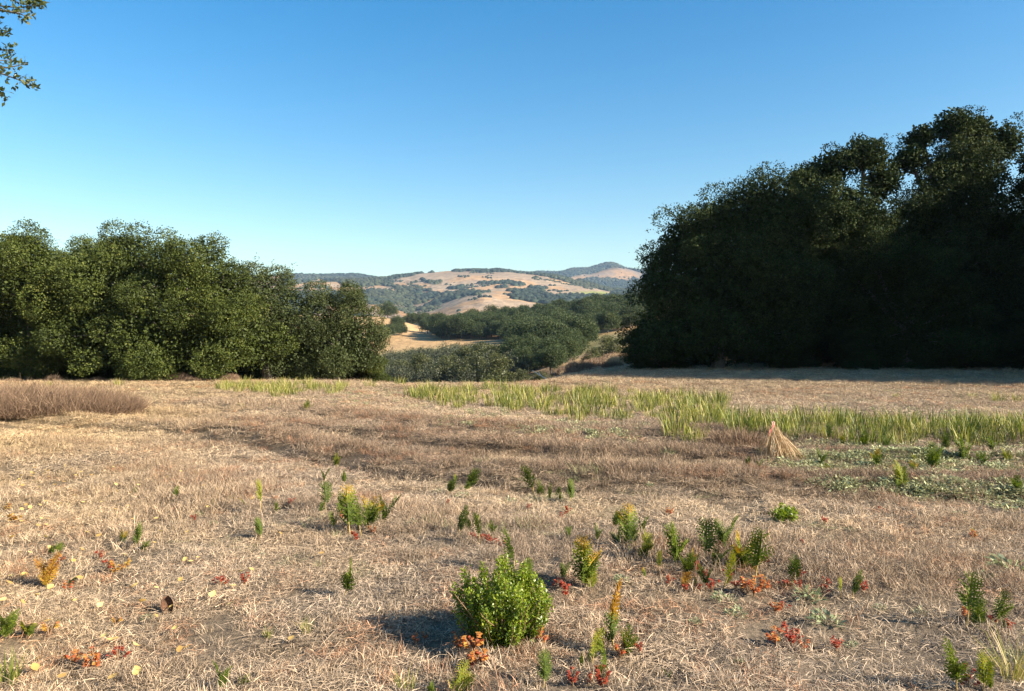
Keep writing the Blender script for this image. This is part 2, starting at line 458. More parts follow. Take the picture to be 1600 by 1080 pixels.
# ------------------------------------------------------------------ geometry-node scatter for uncountable stuff
HID = bpy.data.collections.new('scatter_sources')      # never linked to the scene
def scatter(name, P, rot, scl, col, srcs, idx, label, cat):
    me = bpy.data.meshes.new(name)
    me.vertices.add(len(P)); me.vertices.foreach_set('co', np.asarray(P, np.float32).ravel())
    def at(nm, ty, key, a):
        x = me.attributes.new(nm, ty, 'POINT'); x.data.foreach_set(key, np.asarray(a, np.float32 if ty != 'INT' else np.int32).ravel())
    at('rot', 'FLOAT_VECTOR', 'vector', rot); at('scl', 'FLOAT', 'value', scl)
    at('pick', 'INT', 'value', idx)
    c4 = np.ones((len(P), 4)); c4[:, :3] = col; at('col', 'FLOAT_COLOR', 'color', c4)
    o = link(name, me); tag(o, label, cat, kind='stuff')
    coll = bpy.data.collections.new(name + '_sources')
    for k, s in enumerate(srcs):
        so = bpy.data.objects.new('%s_source_%02d' % (name, k), s); coll.objects.link(so)
    nt = bpy.data.node_groups.new(name + '_nodes', 'GeometryNodeTree')
    nt.interface.new_socket('Geometry', in_out='INPUT', socket_type='NodeSocketGeometry')
    nt.interface.new_socket('Geometry', in_out='OUTPUT', socket_type='NodeSocketGeometry')
    N = nt.nodes; L = nt.links
    gi = N.new('NodeGroupInput'); go = N.new('NodeGroupOutput')
    ci = N.new('GeometryNodeCollectionInfo'); ci.inputs['Collection'].default_value = coll
    ci.inputs['Separate Children'].default_value = True; ci.inputs['Reset Children'].default_value = True
    ip = N.new('GeometryNodeInstanceOnPoints'); ip.inputs['Pick Instance'].default_value = True
    m2p = N.new('GeometryNodeMeshToPoints')
    def na(nm, ty):
        a = N.new('GeometryNodeInputNamedAttribute'); a.data_type = ty; a.inputs['Name'].default_value = nm; return a.outputs[0]
    L.new(gi.outputs[0], m2p.inputs['Mesh']); L.new(m2p.outputs[0], ip.inputs['Points'])
    L.new(ci.outputs[0], ip.inputs['Instance']); L.new(na('pick', 'INT'), ip.inputs['Instance Index'])
    e2r = N.new('FunctionNodeEulerToRotation'); L.new(na('rot', 'FLOAT_VECTOR'), e2r.inputs[0]); L.new(e2r.outputs[0], ip.inputs['Rotation'])
    L.new(na('scl', 'FLOAT'), ip.inputs['Scale'])
    L.new(ip.outputs[0], go.inputs[0])
    md = o.modifiers.new('scatter', 'NODES'); md.node_group = nt
    return o

# strands: each a bent ribbon of two quads
def strands(r, n, rad, lmin, lmax, w, up0, up1, bend=0.5, zoff=0.0):
    az = r.uniform(0, 2 * np.pi, n); el = r.uniform(up0, up1, n); L = r.uniform(lmin, lmax, n)
    q = r.uniform(0, 2 * np.pi, n); rho = rad * np.sqrt(r.uniform(0, 1, n))
    P = np.stack([rho * np.cos(q), rho * np.sin(q), np.full(n, zoff) + r.uniform(0, 0.012, n)], -1)
    d = np.stack([np.cos(az) * np.cos(el), np.sin(az) * np.cos(el), np.sin(el)], -1)
    d2 = d + np.stack([np.cos(az), np.sin(az), -0.6 * np.ones(n)], -1) * bend * r.uniform(0.2, 1, n)[:, None]; d2 = unit(d2)
    side = unit(np.cross(d, np.stack([r.normal(0, .5, n), r.normal(0, .5, n), np.ones(n)], -1)))
    W = (w * r.uniform(0.6, 1.3, n))[:, None]
    p1 = P + d * L[:, None] * 0.55; p2 = p1 + d2 * L[:, None] * 0.45
    p1[:, 2] = np.maximum(p1[:, 2], 0.004); p2[:, 2] = np.maximum(p2[:, 2], 0.003)
    V = np.stack([P - side * W * .5, P + side * W * .5, p1 - side * W * .45, p1 + side * W * .45, p2 - side * W * .12, p2 + side * W * .12], 1).reshape(-1, 3)
    b = np.arange(n)[:, None] * 6
    F = np.concatenate([b + np.array([[0, 1, 3, 2]]), b + np.array([[2, 3, 5, 4]])]).reshape(-1, 4)
    t = np.repeat(r.uniform(0, 1, n), 6)
    return V, F, t
def strand_mesh(name, seed, sets, mat):
    r = np.random.default_rng(seed); g = Geo()
    for s in sets:
        V, F, t = strands(r, *s); g.add(V, F, t)
    return g.mesh(name, [mat])

THATCH = [strand_mesh('thatch', 100 + k, [(120, 0.17, 0.02, 0.085, 0.0027, 0.0, 0.45, 0.4), (5, 0.16, 0.10, 0.20, 0.0030, 0.0, 0.25, 0.2), (26, 0.16, 0.015, 0.05, 0.0026, 0.4, 1.4, 0.4)], M_GRASS) for k in range(5)]
TUFTS = [strand_mesh('tuft', 200 + k, [(46, 0.06, 0.03, 0.085, 0.0024, 0.6, 1.5, 0.4), (14, 0.09, 0.04, 0.09, 0.0026, 0.1, 0.7, 0.4)], M_GRASS) for k in range(4)]
BRUSH = [strand_mesh('brush', 300 + k, [(80, 0.13, 0.05, 0.13, 0.0024, 0.4, 1.5, 0.4), (50, 0.14, 0.02, 0.05, 0.003, 0.0, 1.3, 0.3, 0.04)], M_GRASS) for k in range(3)]
SRC = THATCH + TUFTS + BRUSH

def ring_points(r, r0, r1, dens, half=50):
    a = math.radians(half)
    nn = int(dens * a * (r1 * r1 - r0 * r0))
    q = r.uniform(-a, a, nn); d = np.sqrt(r.uniform(r0 * r0, r1 * r1, nn))
    return d * np.sin(q), d * np.cos(q)
def grass_field():
    r = np.random.default_rng(11)
    X = []; Y = []; S = []; I = []
    for r0, r1, dt, du, db, sc in ((1.6, 6.5, 130, 44, 48, 0.9), (6.5, 11, 85, 30, 38, 1.1), (11, 19, 36, 12, 17, 1.5), (19, 29, 15, 6, 7, 2.0), (29, 42, 7, 3.5, 2, 2.2), (42, 72, 2.6, 1.6, 0.3, 3.2)):
        for dens, lo, hi in ((dt, 0, 5), (du, 5, 9), (db, 9, 12)):
            x, y = ring_points(r, r0, r1, dens)
            c = track_c(x, y); nz = fbm(x * 0.6, y * 0.6, 131, 3)
            if lo == 5:
                keep = r.uniform(0, 1, x.size) < np.clip(0.45 + 2.2 * nz, 0.05, 1)
            elif lo == 9:
                pr = np.zeros(x.size)
                for c0, w in ((0.85, 0.5), (2.5, 0.7), (4.7, 0.9), (-1.7, 0.5)):
                    pr = pr + np.exp(-((c - c0) / w) ** 2)
                pr = np.clip(pr, 0, 1) * sstep(-12, -4, x) + np.clip(3 * (nz - 0.08), 0, 0.6)
                keep = r.uniform(0, 1, x.size) < pr
            else:
                keep = r.uniform(0, 1, x.size) < np.clip(0.80 + 2.4 * fbm(x * 1.9, y * 1.9, 171, 3), 0.12, 1)
            if r0 >= 42: keep &= x > 0.035 * y
            x, y = x[keep], y[keep]
            X.append(x); Y.append(y); I.append(r.integers(lo, hi, x.size))
            k = sc * r.uniform(0.7, 1.25, x.size)
            if lo >= 5: k = k * (0.55 + 0.9 * np.clip(0.5 + fbm(x * 0.9, y * 0.9, 151, 2), 0, 1)) * (0.75 if sc > 1.4 else 1.0)
            S.append(k)
    X = np.concatenate(X); Y = np.concatenate(Y); S = np.concatenate(S); I = np.concatenate(I)
    Z = height(X, Y)
    n = X.size
    col = field_col(X, Y) * r.uniform(0.72, 1.25, n)[:, None]
    col = np.where((I >= 9)[:, None], col * 0.45 + C_BROWN * 0.5, col)
    pick = r.uniform(0, 1, n) + 0.5 * fbm(X * 0.8, Y * 0.8, 161, 2)
    col = np.where((pick > 1.06)[:, None], col * 0.35 + np.array([0.15, 0.17, 0.07]), col)          # a few blades still green
    col = np.where((pick < 0.06)[:, None], col * np.array([0.95, 0.72, 0.62]), col)                 # and some reddish stems
    rot = np.stack([r.normal(0, .08, n), r.normal(0, .08, n), r.uniform(0, 6.28, n)], -1)
    scatter('dry_grass', np.stack([X, Y, Z], -1), rot, S, col, SRC, I, 'short dry straw coloured grass covering the whole mown field', 'grass')
    return n
print('grass instances', grass_field())

# ------------------------------------------------------------------ trees
def lobed(r, mains, per, kr=(0.24, 0.50)):
    """main lobes (c, radii) -> many sub-lobes on their surface"""
    c = []; rad = []
    for (cx, cy, cz, rx, ry, rz) in mains:
        n = max(5, int(per * (rx * ry * rz) ** (2 / 3) / 4.0))
        d = rdir(r, n); d[:, 2] = np.where(d[:, 2] < -0.75, -d[:, 2], d[:, 2])
        k = r.uniform(0.66, 1.06, n)[:, None]
        c.append(np.array([cx, cy, cz]) + d * k * np.array([rx, ry, rz]))
        rad.append((kr[0] + (kr[1] - kr[0]) * r.uniform(0, 1, n) ** 1.6) * (rx * ry * rz) ** (1 / 3))
    return np.concatenate(c), np.concatenate(rad)
def crown_geo(seed, mains, per, dens, leaf, spread=0.16, k_leaf=9, zmin=0.05, kr=(0.24, 0.50), ragged=0.10, inner=700):
    """leaves in small sprays on the outer side of every sub-lobe"""
    r = np.random.default_rng(seed)
    C, Rd = lobed(r, mains, per, kr)
    cen = np.array([[m[0], m[1], m[2]] for m in mains]); rad = np.array([[m[3], m[4], m[5]] for m in mains])
    n_s = np.maximum(6, (dens * 4 * np.pi * Rd ** 2 / k_leaf)).astype(int)
    li = np.repeat(np.arange(len(C)), n_s)
    d = rdir(r, li.size)
    u = 1 - np.abs(r.normal(0, 0.16, li.size)) + ragged * r.exponential(0.6, li.size) * (r.uniform(0, 1, li.size) < 0.3)
    P = C[li] + d * (Rd[li] * u)[:, None] * np.array([1, 1, 0.85])
    q = np.min(np.linalg.norm((P[:, None] - cen[None]) / rad[None], axis=2), axis=1) if len(mains) > 0 else None
    keep = (q > 0.58) & (P[:, 2] > zmin)
    P = P[keep]; d = d[keep]; li = li[keep]
    out = unit(P - cen.mean(0))
    n = len(P)
    A0 = unit(d * 0.8 + out * 0.5 + r.normal(0, .5, (n, 3)) + np.array([0, 0, 0.15]))
    t0 = np.clip(r.normal(0.45, 0.16, n) + 0.55 * (vnoise(C[li, 0] * 3, C[li, 2] * 3 + C[li, 1], seed) - 0.5), 0, 1)
    P = np.repeat(P, k_leaf, 0) + r.normal(0, spread, (n * k_leaf, 3)) * np.array([1, 1, 0.7])
    A = unit(np.repeat(A0, k_leaf, 0) + r.normal(0, 0.75, (n * k_leaf, 3)))
    Nn = unit(np.repeat(d, k_leaf, 0) * 1.1 + r.normal(0, 0.45, (n * k_leaf, 3)) + np.array([0, 0, 0.3]))
    L = leaf * r.uniform(0.65, 1.3, n * k_leaf)
    V, F = leaf_quads(P, A, Nn, L, L * r.uniform(0.5, 0.7, n * k_leaf))
    # sparser foliage inside the crown, its colour darkened to deepen the shadow gaps
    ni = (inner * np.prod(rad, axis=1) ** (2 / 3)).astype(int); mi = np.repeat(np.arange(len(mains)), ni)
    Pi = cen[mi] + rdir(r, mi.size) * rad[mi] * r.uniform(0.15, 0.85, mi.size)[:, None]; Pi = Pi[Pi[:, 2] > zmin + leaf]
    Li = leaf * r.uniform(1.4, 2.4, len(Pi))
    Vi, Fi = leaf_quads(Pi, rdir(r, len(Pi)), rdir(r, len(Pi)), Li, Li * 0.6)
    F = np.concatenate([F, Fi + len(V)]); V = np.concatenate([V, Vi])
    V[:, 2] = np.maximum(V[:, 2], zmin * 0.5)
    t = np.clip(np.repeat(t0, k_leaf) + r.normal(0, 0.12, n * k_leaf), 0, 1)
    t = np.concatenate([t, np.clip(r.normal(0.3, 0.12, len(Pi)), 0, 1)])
    return V, F, np.repeat(t, 4)
def wood(g, r, mains, trunk_h, r0, base=(0, 0), m=0):
    b = np.array([base[0], base[1], -0.4]); top = np.array([base[0] + r.normal(0, .2), base[1] + r.normal(0, .2), trunk_h])
    mid = (b + top) / 2 + r.normal(0, r0 * 0.5, 3)
    tr = np.array([b, b + [0, 0, 0.5], mid, top])
    return tr
def make_tree(name, seed, mains, per, dens, leaf, mat, trunk_h, r0, spread=0.16, ragged=0.1, k_leaf=9, trunks=None):
    """Empty > trunk, limb..., crown"""
    r = np.random.default_rng(seed + 5000)
    e = bpy.data.objects.new(name, None); COL.objects.link(e); e.empty_display_size = 0.5
    for bx, by in (trunks or [(0, 0)]):
        g = Geo(); tr = wood(g, r, mains, trunk_h, r0, (bx, by))
        tube(g, tr, [r0 * 1.5, r0 * 1.15, r0 * 0.95, r0 * 0.8], 10)
        link('trunk', g.mesh('trunk', [M_BARK], True), e)
        for mm in mains:
            c = np.array(mm[:3])
            if len(trunks or [0]) > 1 and abs(c[0] - bx) > 3.5: continue
            g = Geo(); a = tr[-1] * r.uniform(0.75, 1.0)
            m1 = a + (c - a) * 0.5 + r.normal(0, 0.25, 3) + np.array([0, 0, 0.3])
            tip = c + np.array([0, 0, mm[5] * 0.5])
            tube(g, [a, m1, c, tip], [r0 * 0.55, r0 * 0.42, r0 * 0.25, r0 * 0.08], 7)
            for _ in range(5):
                dd = rdir(r, 1)[0]; dd[2] = abs(dd[2]) * 0.8
                s = m1 + (c - m1) * r.uniform(0.2, 1)
                tube(g, [s, s + dd * np.array(mm[3:]) * 0.4 + [0, 0, .1], s + dd * np.array(mm[3:]) * 0.8], [r0 * 0.2, r0 * 0.13, r0 * 0.04], 5)
            link('limb', g.mesh('limb', [M_BARK], True), e)
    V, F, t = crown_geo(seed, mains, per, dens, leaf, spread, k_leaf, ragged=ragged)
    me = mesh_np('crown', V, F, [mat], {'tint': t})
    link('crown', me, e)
    return e, len(F)
def copy_tree(src, loc, rz, scale, label=None, cat=None, group=None):
    c = src.copy(); COL.objects.link(c)
    c.location = loc; c.rotation_euler = (0, 0, rz); c.scale = (scale,) * 3 if np.isscalar(scale) else scale
    for ch in src.children:
        k = ch.copy(); COL.objects.link(k); k.parent = c
        for gch in ch.children:
            k2 = gch.copy(); COL.objects.link(k2); k2.parent = k
    tag(c, label, cat, group)
    return c
def stand(e, x, y, label, group, dz=0.0):
    e.location = (x, y, float(height(x, y)) + dz); tag(e, label, 'tree', group)
def wx(u, D): return (u - 800) / FPX * D

NL = 0
LG_ = 'live oaks along the left side of the field'
# broad green oak, the largest of the left grove
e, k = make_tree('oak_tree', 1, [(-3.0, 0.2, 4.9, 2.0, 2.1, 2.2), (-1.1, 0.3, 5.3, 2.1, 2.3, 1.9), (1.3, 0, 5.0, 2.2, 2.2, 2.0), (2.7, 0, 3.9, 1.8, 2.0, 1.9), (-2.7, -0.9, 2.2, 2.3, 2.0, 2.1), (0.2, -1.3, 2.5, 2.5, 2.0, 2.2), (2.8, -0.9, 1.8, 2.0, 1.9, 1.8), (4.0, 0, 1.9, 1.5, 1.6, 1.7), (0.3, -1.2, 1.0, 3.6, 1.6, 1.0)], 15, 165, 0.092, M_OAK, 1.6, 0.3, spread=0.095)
NL += k; OAK_A = e
stand(e, wx(262, 35.5), 35.5, 'broad dense bright green oak with leafy skirt touching the straw field', LG_)
OAK_Az = copy_tree(OAK_A, (wx(40, 37), 37.5, float(height(wx(40, 37), 37.5)) + 0.1), 2.2, (1.0, 1.0, 0.98), 'shaded dark oak at the picture edge behind the brown brush mound', 'tree', LG_)
copy_tree(OAK_A, (wx(-190, 36), 36, 0.0), 4.0, 1.02, 'oak at the end of the row beyond the left picture edge', 'tree', LG_)
copy_tree(OAK_A, (wx(128, 39), 39.5, float(height(wx(128, 39), 39.5))), 5.4, (0.98, 0.98, 1.03), 'oak filling the dip behind the broad green oak and the edge oak', 'tree', LG_)
e, k = make_tree('oak_tree', 2, [(-0.3, 0, 4.0, 1.7, 1.7, 2.0), (0.7, 0, 3.0, 1.9, 1.8, 2.1), (-0.8, -0.3, 2.0, 1.6, 1.6, 1.8), (0.3, 0.2, 1.6, 2.2, 1.8, 1.5)], 15, 190, 0.085, M_OAKGREY, 1.5, 0.2, ragged=0.2, spread=0.09)
NL += k
stand(e, wx(418, 37.5), 37.5, 'sparse greyish olive oak between the broad green oak and the round end oak', LG_)
e, k = make_tree('oak_tree', 3, [(-0.6, 0, 3.2, 1.9, 1.9, 2.0), (0.9, 0, 3.0, 1.7, 1.8, 2.0), (0.2, -0.6, 1.7, 2.5, 1.8, 1.6), (-1.3, 0, 1.9, 1.5, 1.6, 1.5), (1.5, 0, 1.8, 1.3, 1.5, 1.6)], 15, 230, 0.085, M_OAKGREY, 1.4, 0.22, spread=0.09)
NL += k
e.scale = (0.86, 0.86, 0.93); stand(e, wx(526, 38.5), 38.5, 'round compact oak at the end of the left grove beside the valley view', LG_)

RG_ = 'tall dark oaks along the right side of the field'
e, k = make_tree('oak_tree', 4, [(-3.5, 0, 5.4, 2.2, 2.5, 2.3), (-3.9, 0, 2.3, 2.0, 2.4, 2.0), (-2.0, 0.3, 8.3, 2.2, 2.6, 2.0), (0.2, 0, 9.7, 2.3, 2.7, 1.9), (2.9, 0, 10.8, 2.5, 2.8, 2.1), (5.0, 0.4, 9.4, 2.1, 2.6, 2.2), (-0.3, -1.0, 5.4, 3.4, 2.8, 3.2), (3.5, -1.0, 5.8, 3.2, 2.8, 3.6), (-1.5, -0.6, 2.2, 3.6, 2.8, 2.1), (2.8, -0.5, 2.2, 3.3, 2.8, 2.1)], 12, 62, 0.14, M_OAKSHADED, 3.5, 0.4, spread=0.14, ragged=0.22)
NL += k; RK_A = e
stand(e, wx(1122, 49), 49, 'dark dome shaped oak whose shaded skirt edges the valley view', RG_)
e, k = make_tree('oak_tree', 5, [(-3.1, 0, 13.2, 1.6, 2.0, 1.4), (-1.0, 0.3, 14.3, 1.7, 2.0, 1.4), (1.3, 0, 15.2, 1.8, 2.1, 1.5), (2.7, 0.2, 13.4, 1.5, 1.9, 1.6), (-0.6, -0.6, 10.6, 3.5, 3.0, 2.4), (1.6, -0.4, 8.4, 3.3, 3.2, 3.0), (-1.6, -0.6, 6.6, 3.3, 3.0, 3.0), (0.3, -0.6, 3.4, 3.9, 3.1, 3.0)], 11, 50, 0.15, M_OAKSHADED, 5, 0.42, spread=0.15, ragged=0.28)
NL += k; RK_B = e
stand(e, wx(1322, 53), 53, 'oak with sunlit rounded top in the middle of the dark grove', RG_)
e, k = make_tree('oak_tree', 6, [(-3.3, 0, 15.0, 1.4, 1.7, 1.3), (-2.3, 0.2, 16.7, 1.2, 1.5, 1.1), (-0.2, 0, 17.5, 1.5, 1.8, 1.3), (1.8, 0.2, 16.9, 1.4, 1.8, 1.4), (3.6, 0, 16.2, 1.4, 1.8, 1.5), (0.3, -0.4, 13.4, 3.5, 3.0, 2.6), (-1.8, -0.2, 10.4, 3.1, 3.0, 2.7), (2.2, -0.6, 9.4, 3.3, 3.0, 3.2), (-0.8, -0.6, 6.6, 3.7, 3.1, 3.1), (2.4, -0.6, 5.0, 3.3, 3.0, 3.2), (0.2, -0.8, 2.9, 4.2, 3.1, 2.7)], 11, 48, 0.15, M_OAKSHADED, 6, 0.48, spread=0.15, ragged=0.28)
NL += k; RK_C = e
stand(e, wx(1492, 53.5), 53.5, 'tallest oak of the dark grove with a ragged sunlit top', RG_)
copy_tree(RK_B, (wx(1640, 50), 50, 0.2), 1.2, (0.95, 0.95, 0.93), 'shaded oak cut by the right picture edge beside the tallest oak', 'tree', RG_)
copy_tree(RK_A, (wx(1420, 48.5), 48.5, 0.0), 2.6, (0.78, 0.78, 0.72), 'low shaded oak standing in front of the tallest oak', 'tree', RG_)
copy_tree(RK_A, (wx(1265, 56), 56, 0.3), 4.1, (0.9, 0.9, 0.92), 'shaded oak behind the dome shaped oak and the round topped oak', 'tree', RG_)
# the same wood goes on outside the frame and shades the grove
for q, (x, y, s, rz, srcT) in enumerate([(33, 30, 1.12, 0.4, RK_C), (41, 26.5, 1.12, 1.9, RK_C), (49, 23.5, 1.1, 3.0, RK_C), (37.5, 36.5, 1.3, 5.2, RK_C), (48, 33, 1.32, 2.4, RK_C), (40, 44, 1.1, 1.0, RK_B), (57, 20.5, 1.1, 0.8, RK_C)]):
    copy_tree(srcT, (x, y, float(height(x, y))), rz, s, 'tall oak of the wood beyond the right picture edge', 'tree', 'oaks beyond the right picture edge')
ORDL = ['first', 'second', 'third', 'fourth', 'fifth', 'sixth', 'seventh']
ORDR = {q: w + ' from the left' for q, w in zip([1030, 1080, 1180, 1240, 1290, 1330, 1390, 1410, 1480, 1490, 1560, 1590, 1680], 'first second third fourth fifth sixth seventh eighth ninth tenth eleventh twelfth thirteenth'.split())}
for u, D, s, rz in [(30, 41, 0.75, 1.0), (130, 40.5, 0.7, 2.0), (215, 41, 0.72, 3.1), (310, 41, 0.7, 4.4), (385, 42, 0.62, 5.0), (455, 43, 0.55, 0.5), (560, 43.5, 0.45, 2.2)]:  # scrub added behind the grove to close the light gap under the crowns
    x = wx(u, D); copy_tree(OAK_A, (x, D, float(height(x, D)) - 0.3), rz, (s, s, s * 0.75), 'low oak scrub added to close light gaps, %s from the left behind the left oaks' % ORDL.pop(0), 'tree', 'added oak scrub behind the left oaks')
for u, D, s, rz in [(1080, 57, 0.6, 1.0), (1180, 60, 0.7, 2.0), (1290, 61, 0.75, 3.1), (1390, 62, 0.75, 4.4), (1490, 62, 0.75, 5.0), (1590, 60, 0.75, 0.5), (1680, 58, 0.75, 2.2), (1240, 50, 0.42, 4.0), (1330, 49.5, 0.4, 1.5), (1560, 49.5, 0.45, 5.5), (1030, 50, 0.36, 3.3), (1410, 49, 0.36, 2.0), (1480, 49, 0.36, 4.6)]:  # back row and low scrub added to block light between the trunks
    x = wx(u, D); copy_tree(RK_A, (x, D, float(height(x, D)) - 0.4), rz, (s, s, s * 0.7), 'dark oak scrub added to block light among the right oaks, %s' % ORDR[u], 'tree', 'added oak scrub among the right oaks')
print('leaf faces', NL)

# ------------------------------------------------------------------ valley groves, thicket, far woods
def far_tree_mesh(name, seed, mains, per, dens, leaf, mat, trunk_h=1.0, r0=0.25, k_leaf=5, spread=0.3):
    """small in the picture: trunk and crown in one mesh"""
    V, F, t = crown_geo(seed, mains, per, dens, leaf, spread, k_leaf, zmin=0.3, ragged=0.12, inner=40)
    g = Geo(); tube(g, [(0, 0, -1.0), (0.1, 0, trunk_h), (0.0, 0.1, trunk_h + 1.5)], [r0, r0 * .8, r0 * .5], 6, 0.5, 1)
    g.add(V, F, t, 0)
    return g.mesh(name, [mat, M_BARK])
M_GROVE = leaf_mat('grove_leaves', [(0.0, (0.024, 0.036, 0.012)), (0.5, (0.048, 0.068, 0.022)), (1.0, (0.10, 0.115, 0.042))], 0.55, 0.1, 0.2)
M_THICK = leaf_mat('thicket_leaves', [(0.0, (0.026, 0.033, 0.016)), (0.5, (0.052, 0.061, 0.028)), (1.0, (0.11, 0.112, 0.058))], 0.55, 0.1)
GROVE = [far_tree_mesh('valley_oak', 40 + k, [(0, 0, 4.6, 3.4, 3.4, 2.8), (2.2 - k * 0.3, 0.8, 3.6, 2.6, 2.6, 2.3), (-2.2, -0.6 + 0.3 * k, 3.6, 2.6, 2.6, 2.3), (0.3 * k, -2.0, 3.4, 2.7, 2.5, 2.2), (0.2, 1.9, 3.7, 2.5, 2.4, 2.2)], 9, 21.0, 0.27, M_GROVE) for k in range(5)]
SHRUB = [far_tree_mesh('thicket_shrub', 60 + k, [(0, 0, 1.3, 1.5, 1.5, 1.3), (0.9, 0.2, 1.0, 1.1, 1.1, 1.0), (-0.9, -0.2, 1.1, 1.1, 1.2, 1.1)], 16, 32, 0.17, M_THICK, 0.4, 0.06, 5, 0.15) for k in range(4)]
def plant_far(name, mesh, x, y, s, rz, label, cat, group, sz=1.0):
    o = link(name, mesh, None, (x, y, float(height(x, y)) - 0.1 * s), (0, 0, rz), (s, s, s * sz))
    return tag(o, label, cat, group)
def fill(poly, d0, d1, spacing, r, tries=6000, jitter=0.0):
    """points on the land whose place in the photograph lies in poly and whose distance lies in a range"""
    pts = []
    Y = d0 + (d1 - d0) * np.sqrt(r.uniform(0, 1, tries)); umin = min(p[0] for p in poly); umax = max(p[0] for p in poly)
    U = r.uniform(umin, umax, tries); X = (U - 800) / FPX * Y; Z = height(X, Y)
    u, v = uv_of(X, Y, Z); ok = in_poly(u, v, poly)
    for x, y in zip(X[ok], Y[ok]):
        if all((x - a) ** 2 + (y - b) ** 2 > spacing * spacing for a, b in pts): pts.append((x, y))
    return pts
r = np.random.default_rng(21)
pts = fill([(672, 522), (690, 530), (740, 532), (795, 530), (812, 560), (835, 580), (868, 578), (905, 566), (928, 556), (925, 545), (905, 532), (935, 524), (985, 514), (1020, 505), (1020, 484), (960, 486), (900, 491), (840, 499), (760, 511), (700, 519)], 170, 470, 6.6, r, 14000)
pts = sorted(pts, key=lambda p: p[1])[:230]
for x, y in pts:
    plant_far('valley_oak', GROVE[r.integers(0, 5)], x, y, r.uniform(0.65, 1.3) * (0.8 + 0.2 * min(1, y / 300)), r.uniform(0, 6.28), 'rounded dark oak massed in the grove on the hillside across the valley', 'tree', 'oak grove across the valley')
pts2 = fill([(796, 556), (815, 588), (850, 588), (872, 578), (893, 566), (900, 550), (890, 536), (850, 540)], 105, 215, 4.6, r, 5000)
for x, y in pts2[:70]:
    plant_far('valley_oak', GROVE[r.integers(0, 5)], x, y, r.uniform(0.42, 0.72), r.uniform(0, 6.28), 'small dark oak at the foot of the valley grove above the dry bank', 'tree', 'small oaks at the foot of the valley grove')
print('grove', len(pts), len(pts2))
# single oaks on the orange slope
for u, v, D, s, lb in [(606, 503, 430, 1.25, 'dark oak alone on the skyline of the orange grass slope'), (622, 520, 330, 0.85, 'round dark oak at the top of the small clump on the orange slope'),
                       (606, 530, 300, 0.7, 'low dark oak next to the round end oak in the small clump'), (616, 529, 305, 0.65, 'low dark oak in the middle of the small clump on the slope'), (628, 527, 310, 0.55, 'smallest oak at the right end of the clump on the slope'),
                       (596, 533, 290, 0.75, 'low oak at the left end of the clump half hidden by the round oak')]:
    x = wx(u, D); plant_far('valley_oak', GROVE[r.integers(0, 5)], x, D, s, r.uniform(0, 6), lb, 'tree', None)
for u, D, s in [(652, 425, 1.0), (664, 405, 1.0), (676, 380, 1.05), (690, 360, 1.1), (640, 470, 1.0), (705, 340, 1.0), (668, 330, 0.9), (682, 318, 0.9)]:
    x = wx(u, D); plant_far('valley_oak', GROVE[r.integers(0, 5)], x, D, s, r.uniform(0, 6), 'oak at the open left tip of the valley grove, bare ground showing beneath', 'tree', 'oaks at the tip of the valley grove')
# grey-green thicket between the field crest and the slope
pts = fill([(590, 612), (590, 578), (640, 566), (720, 557), (800, 555), (830, 560), (830, 575), (815, 590), (800, 600), (780, 612)], 95, 190, 2.5, r, 9000)
pts = sorted(pts, key=lambda p: p[1])[:260]
for x, y in pts:
    u_ = 800 + FPX * x / y
    plant_far('thicket_shrub', SHRUB[r.integers(0, 4)], x, y, r.uniform(0.8, 1.35), r.uniform(0, 6.28), 'grey green shrub of the thicket in the dip behind the field', 'shrub', 'thicket shrubs in the dip', r.uniform(0.9, 1.3))
print('thicket', len(pts))
M_BUSHY = leaf_mat('olive_leaves', [(0.0, (0.030, 0.036, 0.010)), (0.5, (0.066, 0.075, 0.020)), (1.0, (0.13, 0.13, 0.038))], 0.5, 0.15)
DIP = [far_tree_mesh('dip_oak', 80 + k, [(0, 0, 2.6, 2.4, 2.2, 2.3), (1.6, 0, 1.9, 1.7, 1.7, 1.6), (-1.6, 0, 2.0, 1.8, 1.7, 1.7), (0.3, -0.8, 1.4, 2.4, 1.6, 1.4)], 13, 32, 0.20, M_BUSHY, 0.8, 0.15, 6, 0.15) for k in range(2)]
for u, D, s, dz, k, lb in [(780, 112, 1.08, 0.0, 0, 'olive green bushy oak rising from the dip behind the tall green blades'), (738, 122, 1.08, 0, 1, 'dark rounded oak left of the olive bushy oak in the dip'), (815, 108, 0.62, 0, 1, 'low olive bush right of the bushy oak in the dip'),
                            (846, 72, 0.5, 0, 0, 'small yellowish green bush on the dry bank behind the pale fallen branch'), (700, 126, 1.05, 0, 1, 'dark oak half sunk in the dip left of the rounded oaks'), (660, 132, 1.0, 0, 0, 'dark oak low in the dip next to the round end oak'), (757, 138, 1.2, 0, 1, 'dark oak behind the bushy olive oak in the dip'), (720, 142, 1.0, 0, 0, 'small oak standing among the thicket shrubs in the dip'), (628, 138, 0.8, 0, 1, 'small oak at the left end of the dip beside the round end oak')]:
    x = wx(u, D); o = link('dip_oak', DIP[k], None, (x, D, float(height(x, D)) - 0.2), (0, 0, r.uniform(0, 6)), s); tag(o, lb, 'tree')
for u, D, s, lb in [(948, 96, 0.62, 'rounded dark bush on the dry bank beside the dome shaped oak'), (966, 90, 0.5, 'bush with yellowish leaves on the dry bank right of the rounded bush'), (925, 84, 0.4, 'low brown green bush on the dry bank above the shadow')]:
    x = wx(u, D); o = link('bank_bush', DIP[0], None, (x, D, float(height(x, D)) - 0.2), (0, 0, r.uniform(0, 6)), s); tag(o, lb, 'bush')

